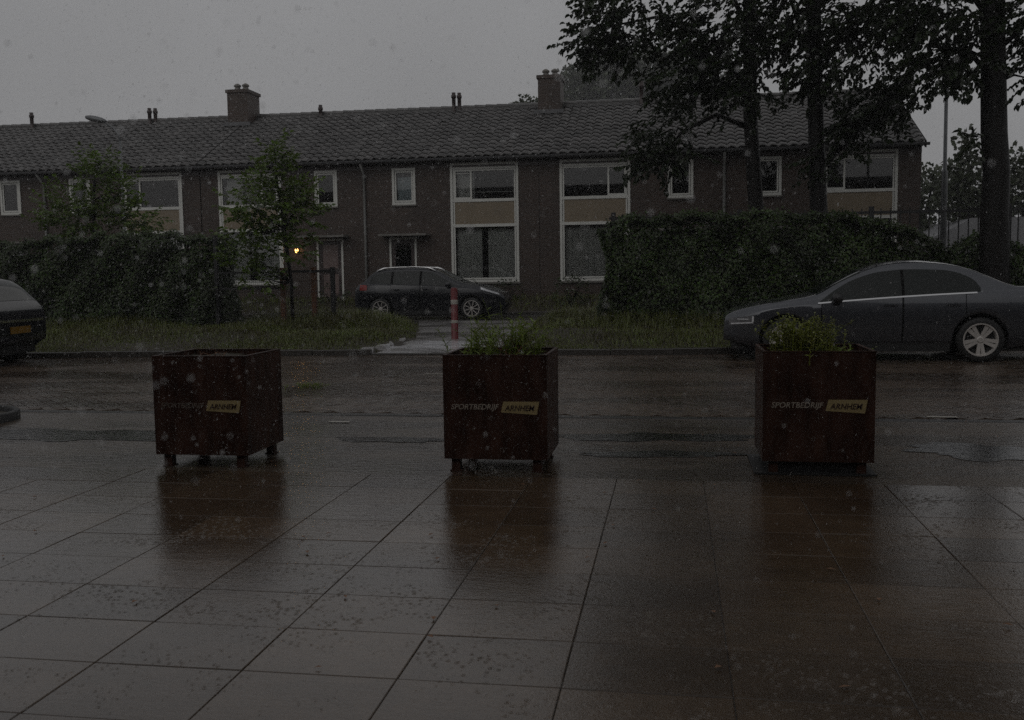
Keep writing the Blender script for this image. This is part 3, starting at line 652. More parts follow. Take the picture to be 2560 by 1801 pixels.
big_tree('lime_tree', 'straight tall tree behind the hedge with a leafy branch rising to the right', [((3.5, 24.5, -.1), .27), ((3.42, 24.5, 2.6), .205), ((3.33, 24.5, 4.6), .185), ((3.25, 24.5, 6.6), .175), ((3.2, 24.5, 9), .16), ((3.1, 24.5, 12.5), .07)],
    [([(3.35, 24.5, 3.6), (4.0, 24.3, 4.3), (4.8, 24.1, 5.1), (5.5, 24.0, 5.9)], .09, .02), ([(3.3, 24.5, 5.8), (3.9, 24.2, 6.8), (4.8, 24, 7.4)], .08, .02), ([(3.28, 24.5, 6.2), (2.8, 24.2, 7.2), (2.4, 24, 8.2)], .07, .02)],
    [cl(2.75, 6.6, .6, .8, 52, 24.1), cl(3.35, 7.2, .8, .8, 66, 24.1), cl(4.5, 6.9, 1.1, .8, 105, 24), cl(5.5, 7.2, .6, .6, 44, 24), cl(4.75, 5.05, .75, .38, 75, 24.1, .8), cl(4.1, 4.5, .4, .32, 34, 24.1, .5), cl(5.3, 5.6, .45, .4, 42, 24.1, .7), cl(3.5, 3.8, .25, .35, 12, 24.1, .4), cl(3.2, 5.8, .5, .4, 28, 24.1),
     cl(4.1, 6.0, .7, .5, 40, 24.1), ], 4, high=[cl(4.6, 9.3, 1.9, 1.4, 320, 24.2, 2), cl(3.4, 11.6, 2.2, 1.8, 320, 24.3, 2), cl(3.2, 13.5, 1.8, 1.4, 200, 24.3, 2)])
big_tree('lime_tree', 'thick ivy-footed tree trunk in front of the bar fence at far right', [((6.55, 21.5, -.1), .36), ((6.5, 21.5, .5), .31), ((6.49, 21.5, 1.2), .29), ((6.45, 21.5, 2.4), .27), ((6.47, 21.5, 3.2), .255), ((6.4, 21.5, 4.0), .25), ((6.32, 21.5, 6.0), .23), ((6.25, 21.5, 9), .2), ((6.2, 21.5, 13), .08)],
    [([(6.4, 21.5, 5.0), (5.8, 21.2, 5.6), (5.0, 21, 5.7)], .07, .02), ([(6.35, 21.5, 5.6), (6.9, 21.3, 6.1), (7.5, 21.2, 6.3)], .06, .02), ([(6.3, 21.5, 6.2), (5.6, 21.2, 7), (4.8, 21, 7.4)], .07, .02), ([(6.44, 21.5, 3.75), (6.2, 21.35, 3.9), (5.95, 21.3, 3.95)], .02, .006)],
    [cl(5.5, 6.25, .85, .55, 80, 21), cl(5.25, 5.35, .6, .3, 36, 21, .6), cl(5.9, 5.5, .4, .35, 26, 21, .6), cl(6.9, 6.3, .5, .7, 52, 21.2), cl(7.2, 5.2, .3, .5, 22, 21.2, .5), cl(5.98, 3.92, .14, .06, 5, 21.3, .1), cl(4.7, 6.6, .5, .5, 40, 21), ], 5, high=[cl(5.6, 8.3, 1.9, 1.3, 300, 21.2, 2), cl(7.8, 8.4, 1.8, 1.7, 300, 21.4, 2), cl(6.3, 11, 2.4, 1.9, 360, 21.5, 2.2), cl(9, 10.5, 1.8, 2, 240, 21.5, 2), cl(6.4, 13, 1.8, 1.4, 200, 21.5, 2)])

def young_tree(label, base, trunk, blobs, seed, L=.13, wind=Vector((.3, 0, .15)), mt='leaf_young'):
    r = random.Random(seed); b = Vector(base); t = thing('young_tree', label, 'tree', b, group='slim young trees by the left hedge')
    tb = MB(); tb.tube([Vector(p) - b for p, _ in trunk], [w for _, w in trunk], 8); tb.build('trunk', 'bark', t, True)
    lm, lb = MB(), MB()
    for (c, rad, n) in blobs:
        c = Vector(c)
        for i in range(int(n * 1.5)):
            u = rdir(r) * (r.random() ** .5); p = c + Vector((u.x * rad[0], u.y * rad[1], u.z * rad[2]))
            spray(lm, None, p - b, Vector((u.x, u.y, u.z * .6 + .2)) + wind + rdir(r) * .4, r.uniform(.22, .5), r, L, .25)
        for i in range(5):
            e = c + Vector((r.uniform(-.7, .7) * rad[0], r.uniform(-.7, .7) * rad[1], r.uniform(-.7, .7) * rad[2])); tz = max(trunk[0][0][2] + .5, min(trunk[-1][0][2], e.z - .4))
            near_ = min((Vector(p) for p, _ in trunk), key=lambda a: abs(a.z - tz)); MB().tube([near_ - b, (near_ + e) / 2 - b + Vector((0, 0, -.05)), e - b], [.014, .01, .004], 4).build('branch', 'bark', t, True)
    tag(lm.build('crown', mt, t), kind='stuff'); return t
young_tree('slim young tree standing behind the left hedge', (-15.2, 24, 0), [((-15.2, 24, 0), .06), ((-15.15, 24, 2.2), .05), ((-15.1, 24, 3.4), .035), ((-15.0, 24, 4.3), .015)],
    [cl(-15.5, 3.1, 1.0, .75, 100, 24, .8), cl(-14.6, 3.0, .6, .8, 55, 24, .7), cl(-15.0, 4.0, .55, .5, 50, 24, .5), cl(-13.9, 2.75, .55, .5, 40, 23.9, .5), cl(-16.1, 2.7, .5, .5, 40, 24, .5), cl(-14.2, 3.6, .3, .25, 10, 24, .3)], 21)
young_tree('slim young tree in front of the mesh fence, its thin stem bare below', (-8.6, 21.3, .1), [((-8.6, 21.3, .0), .05), ((-8.6, 21.3, 1.2), .042), ((-8.72, 21.3, 2.4), .035), ((-8.85, 21.3, 3.4), .025), ((-8.9, 21.3, 4.3), .01)],
    [cl(-8.85, 3.75, .26, .6, 40, 21.3, .3), cl(-9.2, 3.0, .75, .5, 72, 21.3, .6), cl(-8.5, 2.8, .5, .6, 48, 21.3, .5), cl(-9.5, 2.35, .6, .45, 44, 21.3, .5), cl(-8.7, 2.0, .55, .35, 32, 21.3, .5), cl(-8.35, 3.1, .25, .4, 14, 21.3, .3), cl(-9.7, 1.75, .5, .4, 36, 21.4, .4), cl(-9.3, 1.2, .4, .3, 14, 21.4, .3)], 22)

def hedge(label, segs, y0, y1, seed, n_per, mt='leaf_ivy', L=.075):
    """ivy hedge following a height profile: segs = [(x, height)], twig core inside a leaf shell"""
    r = random.Random(seed); t = thing('ivy_hedge', label, 'hedge', (segs[0][0], (y0 + y1) / 2, .05))
    ox, oy, oz = t.location
    hx = lambda x: interp(segs, x); xa, xb = segs[0][0], segs[-1][0]
    rows = []; n = int((xb - xa) / .25)
    for k, (yy, f) in enumerate(((y0 + .38, 0), (y0 + .38, .9), (y1 - .12, .9), (y1 - .12, 0))):
        rows.append([(lerp(xa + .12, xb - .12, i / n) - ox, yy - oy, hx(lerp(xa, xb, i / n)) * f - .05) for i in range(n + 1)])
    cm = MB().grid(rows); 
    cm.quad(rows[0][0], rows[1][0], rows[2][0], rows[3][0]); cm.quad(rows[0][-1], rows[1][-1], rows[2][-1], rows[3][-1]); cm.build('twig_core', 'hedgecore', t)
    lm = MB(); front = int((xb - xa) * 2.3 * n_per)
    def put(p, nrm):
        d = Vector((r.uniform(-.8, .8), r.uniform(-.4, .1), -r.uniform(.3, 1))) + nrm * .25
        leaf4(lm, p - Vector((ox, oy, oz)), d, nrm + rdir(r) * .7, L * r.uniform(.6, 1.35), L * r.uniform(.6, 1.1))
    for i in range(front):
        x = r.uniform(xa, xb); h_ = hx(x); z = r.random() * h_
        bul = .15 * sin(x * 1.7 + z * 1.9) + .1 * sin(x * 5.3 - z * 4.1) + .05 * sin(x * 11 + z * 9)
        put(Vector((x, y0 + .05 - bul + r.uniform(-.05, .05) + .3 * r.random() ** 3, z + .02)), Vector((0, -1, .25)))
    for i in range(int((xb - xa) * 1.1 * n_per)):
        x = r.uniform(xa, xb); y = r.uniform(y0 - .02, y1); put(Vector((x, y, hx(x) + .05 * sin(x * 4) + .05 * sin(x * 9.7 + y * 5) + abs(r.gauss(0, .06)))), Vector((0, -.3, 1)))
    for xx, sg in ((xa, -1), (xb, 1)):
        for i in range(int(2.2 * n_per)):
            z = r.random() * hx(xx); put(Vector((xx + sg * (.1 * sin(z * 3.3) + r.uniform(-.05, .12)), r.uniform(y0, y1), z + .02)), Vector((sg, -.4, .2)))
    for i in range(int((xb - xa) * 5)):   # stray shoots on the top edge
        x = r.uniform(xa, xb); p = Vector((x, r.uniform(y0, y1), hx(x)))
        d = Vector((r.uniform(-.5, .5), -.1, 1))
        for k in range(r.randint(3, 6)): put(p + d * .05 * k + rdir(r) * .02, Vector((0, -.5, .6)))
    tag(lm.build('foliage', mt, t), kind='stuff'); return t
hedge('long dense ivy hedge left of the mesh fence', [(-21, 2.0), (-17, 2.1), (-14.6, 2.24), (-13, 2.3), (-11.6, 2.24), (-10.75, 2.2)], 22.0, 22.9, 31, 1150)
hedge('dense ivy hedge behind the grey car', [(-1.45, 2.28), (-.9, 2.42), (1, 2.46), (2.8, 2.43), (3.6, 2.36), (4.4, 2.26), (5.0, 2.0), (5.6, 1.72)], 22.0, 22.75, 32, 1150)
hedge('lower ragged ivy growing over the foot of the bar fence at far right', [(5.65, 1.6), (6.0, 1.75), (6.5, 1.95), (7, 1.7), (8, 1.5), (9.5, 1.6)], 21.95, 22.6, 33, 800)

# bar fence on the right, carrying the ivy
fence = thing('bar_fence', 'black steel bar fence rising above the ivy on the right', 'fence', (-1.4, 22.55, 0))
MB().box(-.05, 11.2, -.03, .03, 2.5, 2.56).build('top_rail', 'black', fence); MB().box(-.05, 11.2, -.02, .02, .3, .34).build('bottom_rail', 'black', fence)
barm = MB().box(-.011, .011, -.011, .011, .1, 2.62).mesh('bar', 'black'); pstm = MB().box(-.05, .05, -.05, .05, -.1, 2.66).mesh('post', 'black')
for i in range(56):
    if i % 14 == 0: link('post', pstm, fence, (.05 + i * .2, .0, 0))
    else: link('bar', barm, fence, (.05 + i * .2, .0, 0))
# low mesh fence with posts on the left
mf = thing('mesh_fence', 'low dark wire mesh fence with brown posts right of the left hedge', 'fence', (-10.75, 21.95, 0))
bm_ = MB().box(-.05, .05, -.05, .05, -.1, 1.52).mesh('post', 'brownwood')
for px in (1.65, 2.42): link('post', bm_, mf, (px, .05, 0))
MB().box(2.86, 2.95, -.05, .05, -.1, 1.52).build('post', 'black', mf); MB().box(-.02, .06, -.04, .04, -.1, 2.3).build('post', 'black', mf)
MB().box(.06, 1.6, -.02, .02, 1.02, 1.06).build('rail', 'black', mf); MB().box(1.7, 2.86, -.02, .02, 1.4, 1.46).build('rail', 'black', mf)
MB().box(.06, 1.6, -.02, .02, 1.4, 1.44).build('rail', 'black', mf)
wr = MB()
for i in range(58): wr.box(.08 + i * .048, .084 + i * .048, -.003, .003, .1, 1.4)
for z in (.2, .45, .7, .95, 1.2): wr.box(.06, 2.86, -.006, -.002, z, z + .006)
tag(wr.build('wire_mesh', 'black', mf), kind='stuff')

# grass on the verge and gardens
gm = MB(); r = random.Random(41)
def blade(x, y, z, h, wd, lean, a):
    dx, dy = cos(a) * lean * h, sin(a) * lean * h; px, py = -sin(a) * wd, cos(a) * wd; k = len(gm.v)
    gm.v += [(x - px, y - py, z - .02), (x + px, y + py, z - .02), (x + dx * .4 + px * .7, y + dy * .4 + py * .7, z + h * .6), (x + dx * .4 - px * .7, y + dy * .4 - py * .7, z + h * .6), (x + dx, y + dy, z + h * (1 - lean * .3))]
    gm.f += [(k, k + 1, k + 2, k + 3), (k + 3, k + 2, k + 4)]
def patchiness(x, y): return .5 + .5 * sin(x * .9 + 1.3 * sin(y * .8)) * cos(y * .7 + .9 * sin(x * .5))
n_b = 0
while n_b < 75000:
    x = r.uniform(-15.5, 8.5); ky = kerb_y(x); y = ky + .13 + (verge_far(x) - .1 - ky - .13) * r.random() ** 1.25
    if path_l(y) - .02 < x < path_r(y) + .02 or (y > 22 and x > -1) or (y > 22 and x < -10.8): continue
    pn = patchiness(x, y)
    ed = min(abs(x - path_l(y)), abs(x - path_r(y)))
    if r.random() > .35 + .65 * pn: continue
    h_ = r.uniform(.05, .17) * (.45 + .9 * pn) * (1 + 1.3 * smoothstep(19.5, 21.8, y)) * (.35 + .65 * smoothstep(0, 2.5, y - ky)) * (.8 if y < 20 else 1)
    h_ *= .4 + .6 * smoothstep(0, .9, ed)
    if -10 < x < -7.3 and y > 23.2: h_ = r.uniform(.2, .46)
    blade(x, y, verge_z(x, y), h_, r.uniform(.004, .009), r.uniform(.3, 1.3), r.uniform(0, 2 * pi)); n_b += 1
for i in range(9000):
    x = r.uniform(-22, 9); y = r.uniform(30.25, 33.4); blade(x, y, .1 + .3 * smoothstep(30.2, 32.6, y), r.uniform(.1, .3), r.uniform(.006, .012), r.uniform(.1, .8), r.uniform(0, 2 * pi))
grass = gm.build('grass', 'grassblade'); tag(grass, 'long wet grass on the verge and in the front gardens', 'grass', kind='stuff')

def shrub(label, c, rad, n, seed, mt='leaf_ivy', L=.08):
    r = random.Random(seed); t = thing('shrub', label, 'shrub', (c[0], c[1], c[2] - rad[2]), group='shrubs in the front gardens'); lm, st = MB(), MB()
    for i in range(9):
        u = rdir(r); st.tube([(0, 0, -.05), (u.x * rad[0] * .4, u.y * rad[1] * .4, rad[2]), (u.x * rad[0] * .8, u.y * rad[1] * .8, rad[2] * 1.5)], [.015, .01, .004], 4)
    for i in range(n):
        u = rdir(r) * (.75 + .25 * r.random()); p = Vector((u.x * rad[0], u.y * rad[1], u.z * rad[2] + rad[2])); spray(lm, None, p, u + rdir(r) * .6, .15, r, L, .2, .05)
    tag(st.build('stems', 'bark', t, True), kind='stuff'); tag(lm.build('foliage', mt, t), kind='stuff')
shrub('round dark shrub under the curtained window left of the hedge', (-3.25, 31.6, .65), (.55, .5, .45), 120, 51)
shrub('low shrub under the window behind the estate car nose', (-5.5, 32.6, .65), (.5, .4, .3), 70, 52)
shrub('low dark shrub beside the pale glazed door', (-11.4, 31.9, .55), (.5, .4, .35), 60, 53)
shrub('low plants at the window foot right of the front door behind the car', (-6.7, 32.8, .7), (.5, .35, .25), 50, 54)

# far trees behind the houses
def far_tree(label, base, blobs, seed, L=.55, trunk_h=6, group='hazy trees beyond the houses'):
    r = random.Random(seed); b = Vector(base); t = thing('distant_tree', label, 'tree', b, group=group)
    MB().tube([(0, 0, -.5), (0, 0, trunk_h * .6), (.2, 0, trunk_h)], [.35, .28, .15], 8).build('trunk', 'bark_far', t, True)
    lm, lb = MB(), MB()
    for (c, rad, n) in blobs:
        c = Vector(c) - b; MB().tube([(0, 0, trunk_h * .5), tuple(c * .5 + Vector((0, 0, trunk_h * .3))), tuple(c)], [.16, .1, .04], 5).build('branch', 'bark_far', t, True)
        for i in range(n):
            u = rdir(r) * (r.random() ** .4); p = c + Vector((u.x * rad[0], u.y * rad[1], u.z * rad[2]))
            for k in range(5): leaf4(lm, p + rdir(r) * L * 1.2, u + rdir(r), rdir(r), L * r.uniform(.5, 1.2), L * r.uniform(.5, .9))
    tag(lm.build('crown', 'leaf_far', t), kind='stuff')
def fb(x, z, rx, rz, n, y, ry=2.5): return ((x, y, z), (rx, ry, rz), n)
far_tree('big hazy tree rising behind the roof right of the right chimney', (-8.4, 150, 0), [fb(-14.0, 27.0, 4.2, 4.4, 460, 150, 4), fb(-9.4, 30.6, 4.6, 4.4, 460, 150, 4), fb(-3.4, 29.4, 4.4, 4.6, 400, 150, 4), fb(1, 27.5, 4.2, 5, 340, 150, 4), fb(-5.4, 24, 7, 3.6, 160, 150, 4), fb(5.4, 26, 5.4, 5.4, 260, 152, 4)], 61, .85, 22)
far_tree('hazy tree right beside the gable end of the house row', (11.6, 50, 0), [fb(11.2, 4.4, 1.0, 1.2, 110, 50, 1.5), fb(12.2, 5.2, .7, .8, 70, 50, 1), fb(11.6, 3, 1.5, 1.2, 120, 50, 1.5)], 62, .3, 4)
far_tree('hazy pointed tree left of the thick trunk at far right', (13.0, 46, 0), [fb(12.6, 6.4, .28, .7, 34, 46, .5), fb(12.4, 5.2, .8, .7, 80, 46, 1), fb(12.4, 4.2, 1.2, 1.0, 150, 46, 1.2), fb(13.6, 4.6, 1.0, 1.3, 120, 46, 1.2)], 63, .28, 4)
far_tree('hazy tree right of the thick trunk at the picture edge', (15.6, 46, 0), [fb(15.0, 5.6, .9, .7, 90, 46, 1), fb(14.8, 4.2, 1.3, 1.2, 150, 46, 1.3), fb(16.6, 5.4, 1.6, 1.5, 150, 46, 1.5)], 64, .28, 4)
far_tree('small hazy treetop showing above the ridge left of the right chimney', (-9.2, 62, 0), [fb(-9.2, 11.5, .7, .55, 60, 62, .8), fb(-8.2, 11.3, .5, .6, 40, 62, .6), fb(-8.8, 9.8, 1.4, 1.2, 60, 62, 1)], 65, .3, 8)
# far pale low building at the right edge
fbd = thing('distant_building', 'low hazy pale building behind the bar fence at far right', 'building', (13.5, 44, 0))
fw_ = MB().box(-3.2, 12, 0, 8, -.1, 2.1); fw_.build('wall', 'farwall', fbd)
MB().prism([(-3.6, 2.1), (12.4, 2.1), (11.4, 3.3), (-1.2, 3.3)], -.3, 8.3).build('roof', 'farroof', fbd)
for i in range(4): MB().box(-2 + i * 2.6, -.6 + i * 2.6, -.03, -.004, .8, 1.8).build('window', 'carglass', fbd)

# ------------------------------------------------------------------ cars
def make_car(name, label, S, loc, rz):
    c = thing(name, label, 'car', loc, rz)
    top, belt, Wd, fa, ra, sill, R, wr_, tz = S['top'], S['belt'], S['W'], S['fa'], S['ra'], .2, S.get('arch', .37), S['wr'], S['wr']
    xf, xr = top[-1][0], top[0][0]
    def w(x):
        t = abs((x - (xf + xr) / 2) / ((xf - xr) / 2)); e = S['nose'] if x > 0 else S['tail']
        return Wd * (1 - e * max(0, (t - .55) / .45) ** 2.6)
    def ys(x, z): return w(x) * (1 - .1 * ((z - .66) / .42) ** 2)
    def bz(x):
        for a in (fa, ra):
            if abs(x - a) < R: return tz + sqrt(max(0, R * R - (x - a)**2))
        z = sill
        if x > fa + R: z = lerp(sill, .3, smoothstep(fa + R, xf, x))
        if x < ra - R: z = lerp(sill, .36, smoothstep(ra - R, xr, x))
        return z
    def ring(x):
        zt = interp(top, x); zb = bz(x); zl = min(interp(belt, x), zt - .02); zl = max(zl, zb + .02); zt = max(zt, zl + .012)
        pts = []
        for i in range(9):
            z = lerp(zb, zl, i / 8); yy = ys(x, z)
            if i == 0: yy -= .03
            pts.append((x, yy, z))
        yb = pts[-1][1]; h_ = zt - zl; yr = max(.05, yb - .42 * h_ - .02); zr = zl + .84 * h_
        pts.append((x, yb - .012, zl + .006))
        for i in (1, 2, 3): pts.append((x, lerp(yb - .015, yr, i / 3), lerp(zl + .006, zr, i / 3)))
        for i in range(1, 7):
            t = i / 6 * pi / 2; pts.append((x, yr * cos(t) ** .75, zr + (zt - zr) * sin(t) ** .75))
        return pts
    xs_ = set(); n = 130
    for i in range(n + 1): xs_.add(round(lerp(xr, xf, i / n), 4))
    for a in (fa, ra):
        for s_ in (-1, 1): xs_.add(a + s_ * (R + .002)); xs_.add(a + s_ * (R - .001)); xs_.add(a + s_ * (R - .015))
    for e in (.005, .02, .045): xs_.add(xf - e); xs_.add(xr + e)
    xs_ = sorted(xs_); rows = []
    for x in xs_:
        p = ring(x); rows.append([(a, -b, d) for a, b, d in p] + p[-2::-1])
    b = MB().grid(rows); b.f.append(tuple(range(len(rows[0])))); k = (len(rows) - 1) * len(rows[0]); b.f.append(tuple(range(k, k + len(rows[0]))))
    b.build('body', S['paint'], c, True, fixn=True)
    MB().box(xr + .12, xf - .12, -Wd * .66, Wd * .66, .17, .6).box(ra + R + .02, fa - R - .02, -Wd * .9, Wd * .9, .15, .3).build('underbody', 'rubber', c)
    def greeny(x, z):
        zt = interp(top, x); zl = min(interp(belt, x), zt - .02); yb = ys(x, zl); h_ = zt - zl; yr = max(.05, yb - .42 * h_ - .02); zr = zl + .84 * h_
        return lerp(yb - .012, yr, max(0, min(1, (z - zl) / max(.01, zr - zl))))
    def side(x, z): return ys(x, z) if z <= interp(belt, x) else greeny(x, z)
    def patch(nm, m, x0, x1, lo, hi, parent=c, off=.005, nx=14, nz=5, sides=(1, -1), sm=True):
        res = []
        for sg in sides:
            rws = []
            for i in range(nx + 1):
                x = lerp(x0, x1, i / nx); a, b_ = lo(x), hi(x); rws.append([(x, sg * (side(x, lerp(a, b_, j / nz)) + off), lerp(a, b_, j / nz)) for j in range(nz + 1)])
            res.append(MB().grid(rws).build(nm, m, parent, sm))
        return res
    cst = lambda v: (lambda x: v)
    bl = lambda x: interp(belt, x)
    for (x0, x1) in S['doors']:
        for sg in (1, -1):
            d, = patch('door', S['paint'], x0, x1, lambda x: max(bz(x) + .06, .3), lambda x: bl(x) - .012, off=.007, nx=18, nz=8, sides=(sg,))
            for xe in (x0, x1): patch('seam', 'trimblack', xe - .005, xe + .005, lambda x: max(bz(x) + .05, .28), lambda x: bl(x) - .014, d, .0085, 1, 8, (sg,))
            hx_ = x0 + .16; MB().box(hx_ - .09, hx_ + .09, sg * (side(hx_, .82) + .004) - .018, sg * (side(hx_, .82) + .004) + .018, S['hz'], S['hz'] + .028).build('handle', S['paint'], d)
    dlo = S['dlo']; edges = S['glass']
    for (x0, x1) in edges: patch('side_window', 'carglass', x0, x1, lambda x: bl(x) + .012, lambda x: max(bl(x) + .014, interp(dlo, x)), off=.008, nx=16)
    for (xa_, xb_) in S.get('pillars', ()): patch('pillar', 'trimblack', xa_, xb_, lambda x: bl(x) + .012, lambda x: interp(dlo, x), off=.0065, nx=2)
    def ringpane(nm, x0, x1, nx=10, k0=12):
        rws = []
        for i in range(nx + 1):
            p = ring(lerp(x0, x1, i / nx))[k0:]; p = [(a, b_ * .985, d + .008) for a, b_, d in p]; rws.append([(a, -b_, d) for a, b_, d in p] + p[-2::-1])
        o = MB().grid(rws).build(nm, 'carglass', c, True); return o
    ringpane('windscreen', *S['screen']); ringpane('rear_window', *S['rearwin'])
    if S.get('chrome'): patch('window_trim', 'chrome', *S['chrome'], lambda x: bl(x) - .012, lambda x: bl(x) + .008, off=.012, nx=20, nz=1)
    for x0, x1, lo, hi in S['head']:
        for hl in patch('headlight', 'lampdark', x0, x1, lambda x: lerp(lo[0], lo[1], (x - x0) / (x1 - x0)), lambda x: lerp(hi[0], hi[1], (x - x0) / (x1 - x0)), off=.006):
            sg = 1 if hl.data.vertices[0].co.y > 0 else -1
            if S.get('drl'):
                patch('light_strip', 'lampglass', x0 + .02, x1 - .03, lambda x: lerp(lo[0], lo[1], (x - x0) / (x1 - x0)) + .012, lambda x: lerp(lo[0], lo[1], (x - x0) / (x1 - x0)) + .03, hl, .011, 8, 1, (sg,))
                patch('light_strip', 'lampglass', x0 + .01, x0 + .035, lambda x: lo[0] + .03, lambda x: hi[0] - .01, hl, .012, 2, 2, (sg,))
                patch('light_strip', 'lampglass', x0 + .08, x1 - .12, lambda x: lerp(lo[0], hi[0], .5), lambda x: lerp(lo[0], hi[0], .5) + .014, hl, .012, 4, 1, (sg,))
            else:
                patch('lens', 'lampglass', x0 + .03, x1 - .04, lambda x: lerp(lo[0], lo[1], (x - x0) / (x1 - x0)) + .012, lambda x: lerp(hi[0], hi[1], (x - x0) / (x1 - x0)) - .012, hl, .011, 8, 2, (sg,))
    for x0, x1, lo, hi in S['tails']: patch('tail_light', 'tail', x0, x1, cst(lo), cst(hi), off=.006)
    # rear face details
    yt = .42; MB().box(xr - .012, xr - .002, -.26, .26, S['pz'], S['pz'] + .11).build('number_plate', 'plate', c) if S.get('plate') else None
    for sg in (1, -1):
        mx_, mz = S['mirror']; yy = side(mx_, mz)
        mm = MB(); mm.lathe([(.01, -.1), (.05, -.095), (.075, -.05), (.08, .0), (.075, .05), (.05, .09), (.01, .1)], 14)
        v = [(mx_ + p[0] * 1.0, sg * (yy + .1) + p[2] * 1.0, mz + p[1] * 1.05) for p in mm.v]; mm.v = v; mm.tube([(mx_ + .02, sg * (yy - .02), mz - .03), (mx_, sg * (yy + .06), mz - .02)], .02, 6)
        mm.build('mirror', 'black' if S.get('darkmirror') else S['paint'], c, True, fixn=True)
        if S.get('rails'):
            rp = []; 
            for i in range(17):
                x = lerp(S['rails'][0], S['rails'][1], i / 16); zt = interp(top, x); p = ring(x)[13]; e = min(i, 16 - i); rp.append((x, sg * (p[1] + .0), p[2] + (.0 if e == 0 else .035 if e == 1 else .055)))
            MB().tube(rp, [.034] * 3 + [.018] * 11 + [.034] * 3, 6).build('roof_rail', 'chrome', c, True)
    # wheels
    for a in (fa, ra):
        for sg in (1, -1):
            wh = bpy.data.objects.new('wheel', None); COL.objects.link(wh); wh.parent = c; wh.location = (a, sg * (Wd - .115), tz); wh.empty_display_size = .1
            wh.rotation_euler = (0, S.get('wrot', .2), 0)
            o_ = sg
            ty = MB().lathe([(wr_ - .1, -.09), (wr_ - .03, -.1), (wr_, -.075), (wr_ + .001, 0), (wr_, .075), (wr_ - .03, .1), (wr_ - .1, .09)], 36, 'y', cap=False).build('tyre', 'rubber', wh, True)
            rr = S['rim']; rb = MB()
            rb.lathe([(rr, o_ * .088), (rr, o_ * .1), (rr - .018, o_ * .1), (rr - .03, o_ * .06), (rr - .035, -o_ * .06)], 36, 'y', cap=False)
            rb.lathe([(.001, o_ * .085), (.035, o_ * .085), (.055, o_ * .07), (.06, o_ * .03)], 18, 'y', cap=False)
            ns = S['spokes']
            for k in range(ns):
                for dd in ((-.1, .1) if ns == 5 else (0,)):
                    t = 2 * pi * k / ns; ca, sa = cos(t), sin(t); hw = .03 if ns == 5 else .013; cen = dd * .24 if ns == 5 else 0
                    base_, tip = .045, rr - .012; q = []
                    for (rad_, half, yy, off_) in ((base_, hw * .62, .075, cen * .7), (tip, hw, .085, cen * 1.55)):
                        for (s1, dy) in ((-1, 0), (1, 0), (1, -.03), (-1, -.03)): q.append((rad_ * ca - (off_ + s1 * half) * sa, o_ * (yy + dy), rad_ * sa + (off_ + s1 * half) * ca))
                    kk = len(rb.v); rb.v += q; rb.f += [(kk, kk + 1, kk + 5, kk + 4), (kk + 1, kk + 2, kk + 6, kk + 5), (kk + 2, kk + 3, kk + 7, kk + 6), (kk + 3, kk, kk + 4, kk + 7)]
            rb.build('rim', 'alloy', wh, fixn=False)
            MB().lathe([(.001, o_ * .02), (rr - .03, o_ * .02), (rr - .03, -o_ * .02), (.001, -o_ * .02)], 28, 'y', cap=False).build('brake_disc', 'rubber', wh)
    return c
SED = dict(paint='paint_grey', W=.885, fa=1.325, ra=-1.325, wr=.318, rim=.235, spokes=5, nose=.3, tail=.22,
    top=[(-2.44, .62), (-2.43, .9), (-2.38, 1.02), (-2.2, 1.055), (-1.82, 1.068), (-1.72, 1.09), (-1.45, 1.22), (-1.12, 1.365), (-.8, 1.43), (-.45, 1.455), (-.1, 1.425), (.25, 1.32), (.6, 1.15), (.95, .965), (1.3, .9), (1.7, .83), (2.0, .755), (2.14, .69), (2.19, .62), (2.2, .5)],
    belt=[(-2.44, .93), (-1.8, 1.0), (-1.25, .985), (.9, .85), (1.6, .76), (2.2, .62)],
    dlo=[(-1.33, 1.02), (-1.3, 1.1), (-1.2, 1.19), (-1.02, 1.27), (-.83, 1.305), (-.4, 1.32), (0, 1.29), (.39, 1.175), (.6, 1.06), (.86, .87)],
    glass=[(-1.32, -.31), (-.27, .85)], doors=[(-1.12, -.29), (-.275, .83)], pillars=[(-.315, -.265)], screen=(.28, .9), rearwin=(-1.78, -1.2), chrome=(-1.27, .88),
    head=[(1.77, 2.13, (.55, .53), (.675, .63))], drl=True, tails=[(-2.4, -2.1, .78, .93)], hz=.8, mirror=(.62, .92), darkmirror=True, plate=True, pz=.6, wrot=.35)
make_car('sedan_car', 'grey metallic saloon car parked facing left behind the right planter', SED, (2.96, 15.53, 0), pi + radians(-1.5))
EST = dict(paint='paint_black', W=.9, fa=1.355, ra=-1.355, wr=.315, rim=.235, spokes=9, nose=.34, tail=.2,
    top=[(-2.17, .6), (-2.16, .85), (-2.08, 1.0), (-1.85, 1.15), (-1.7, 1.32), (-1.5, 1.44), (-1.0, 1.51), (-.5, 1.525), (0, 1.5), (.3, 1.43), (.65, 1.26), (.98, 1.09), (1.4, 1.0), (1.8, .9), (2.1, .78), (2.24, .68), (2.29, .58), (2.3, .45)],
    belt=[(-2.17, .9), (-1.6, 1.04), (-.5, 1.0), (.9, .93), (1.6, .85), (2.3, .6)],
    dlo=[(-1.72, 1.1), (-1.6, 1.28), (-1.3, 1.38), (-.5, 1.415), (.1, 1.37), (.5, 1.2), (.92, .96)],
    glass=[(-1.68, -1.05), (-.98, -.2), (-.13, .88)], doors=[(-1.02, -.17), (-.15, .85)], pillars=[(-1.055, -.975), (-.205, -.125)], screen=(.35, .94), rearwin=(-1.82, -1.52),
    head=[(1.6, 2.16, (.86, .68), (.94, .74))], tails=[(-2.0, -1.76, .86, 1.02)], hz=.86, mirror=(.68, 1.0), rails=(-1.5, .25), plate=True, pz=.62, wrot=.1)
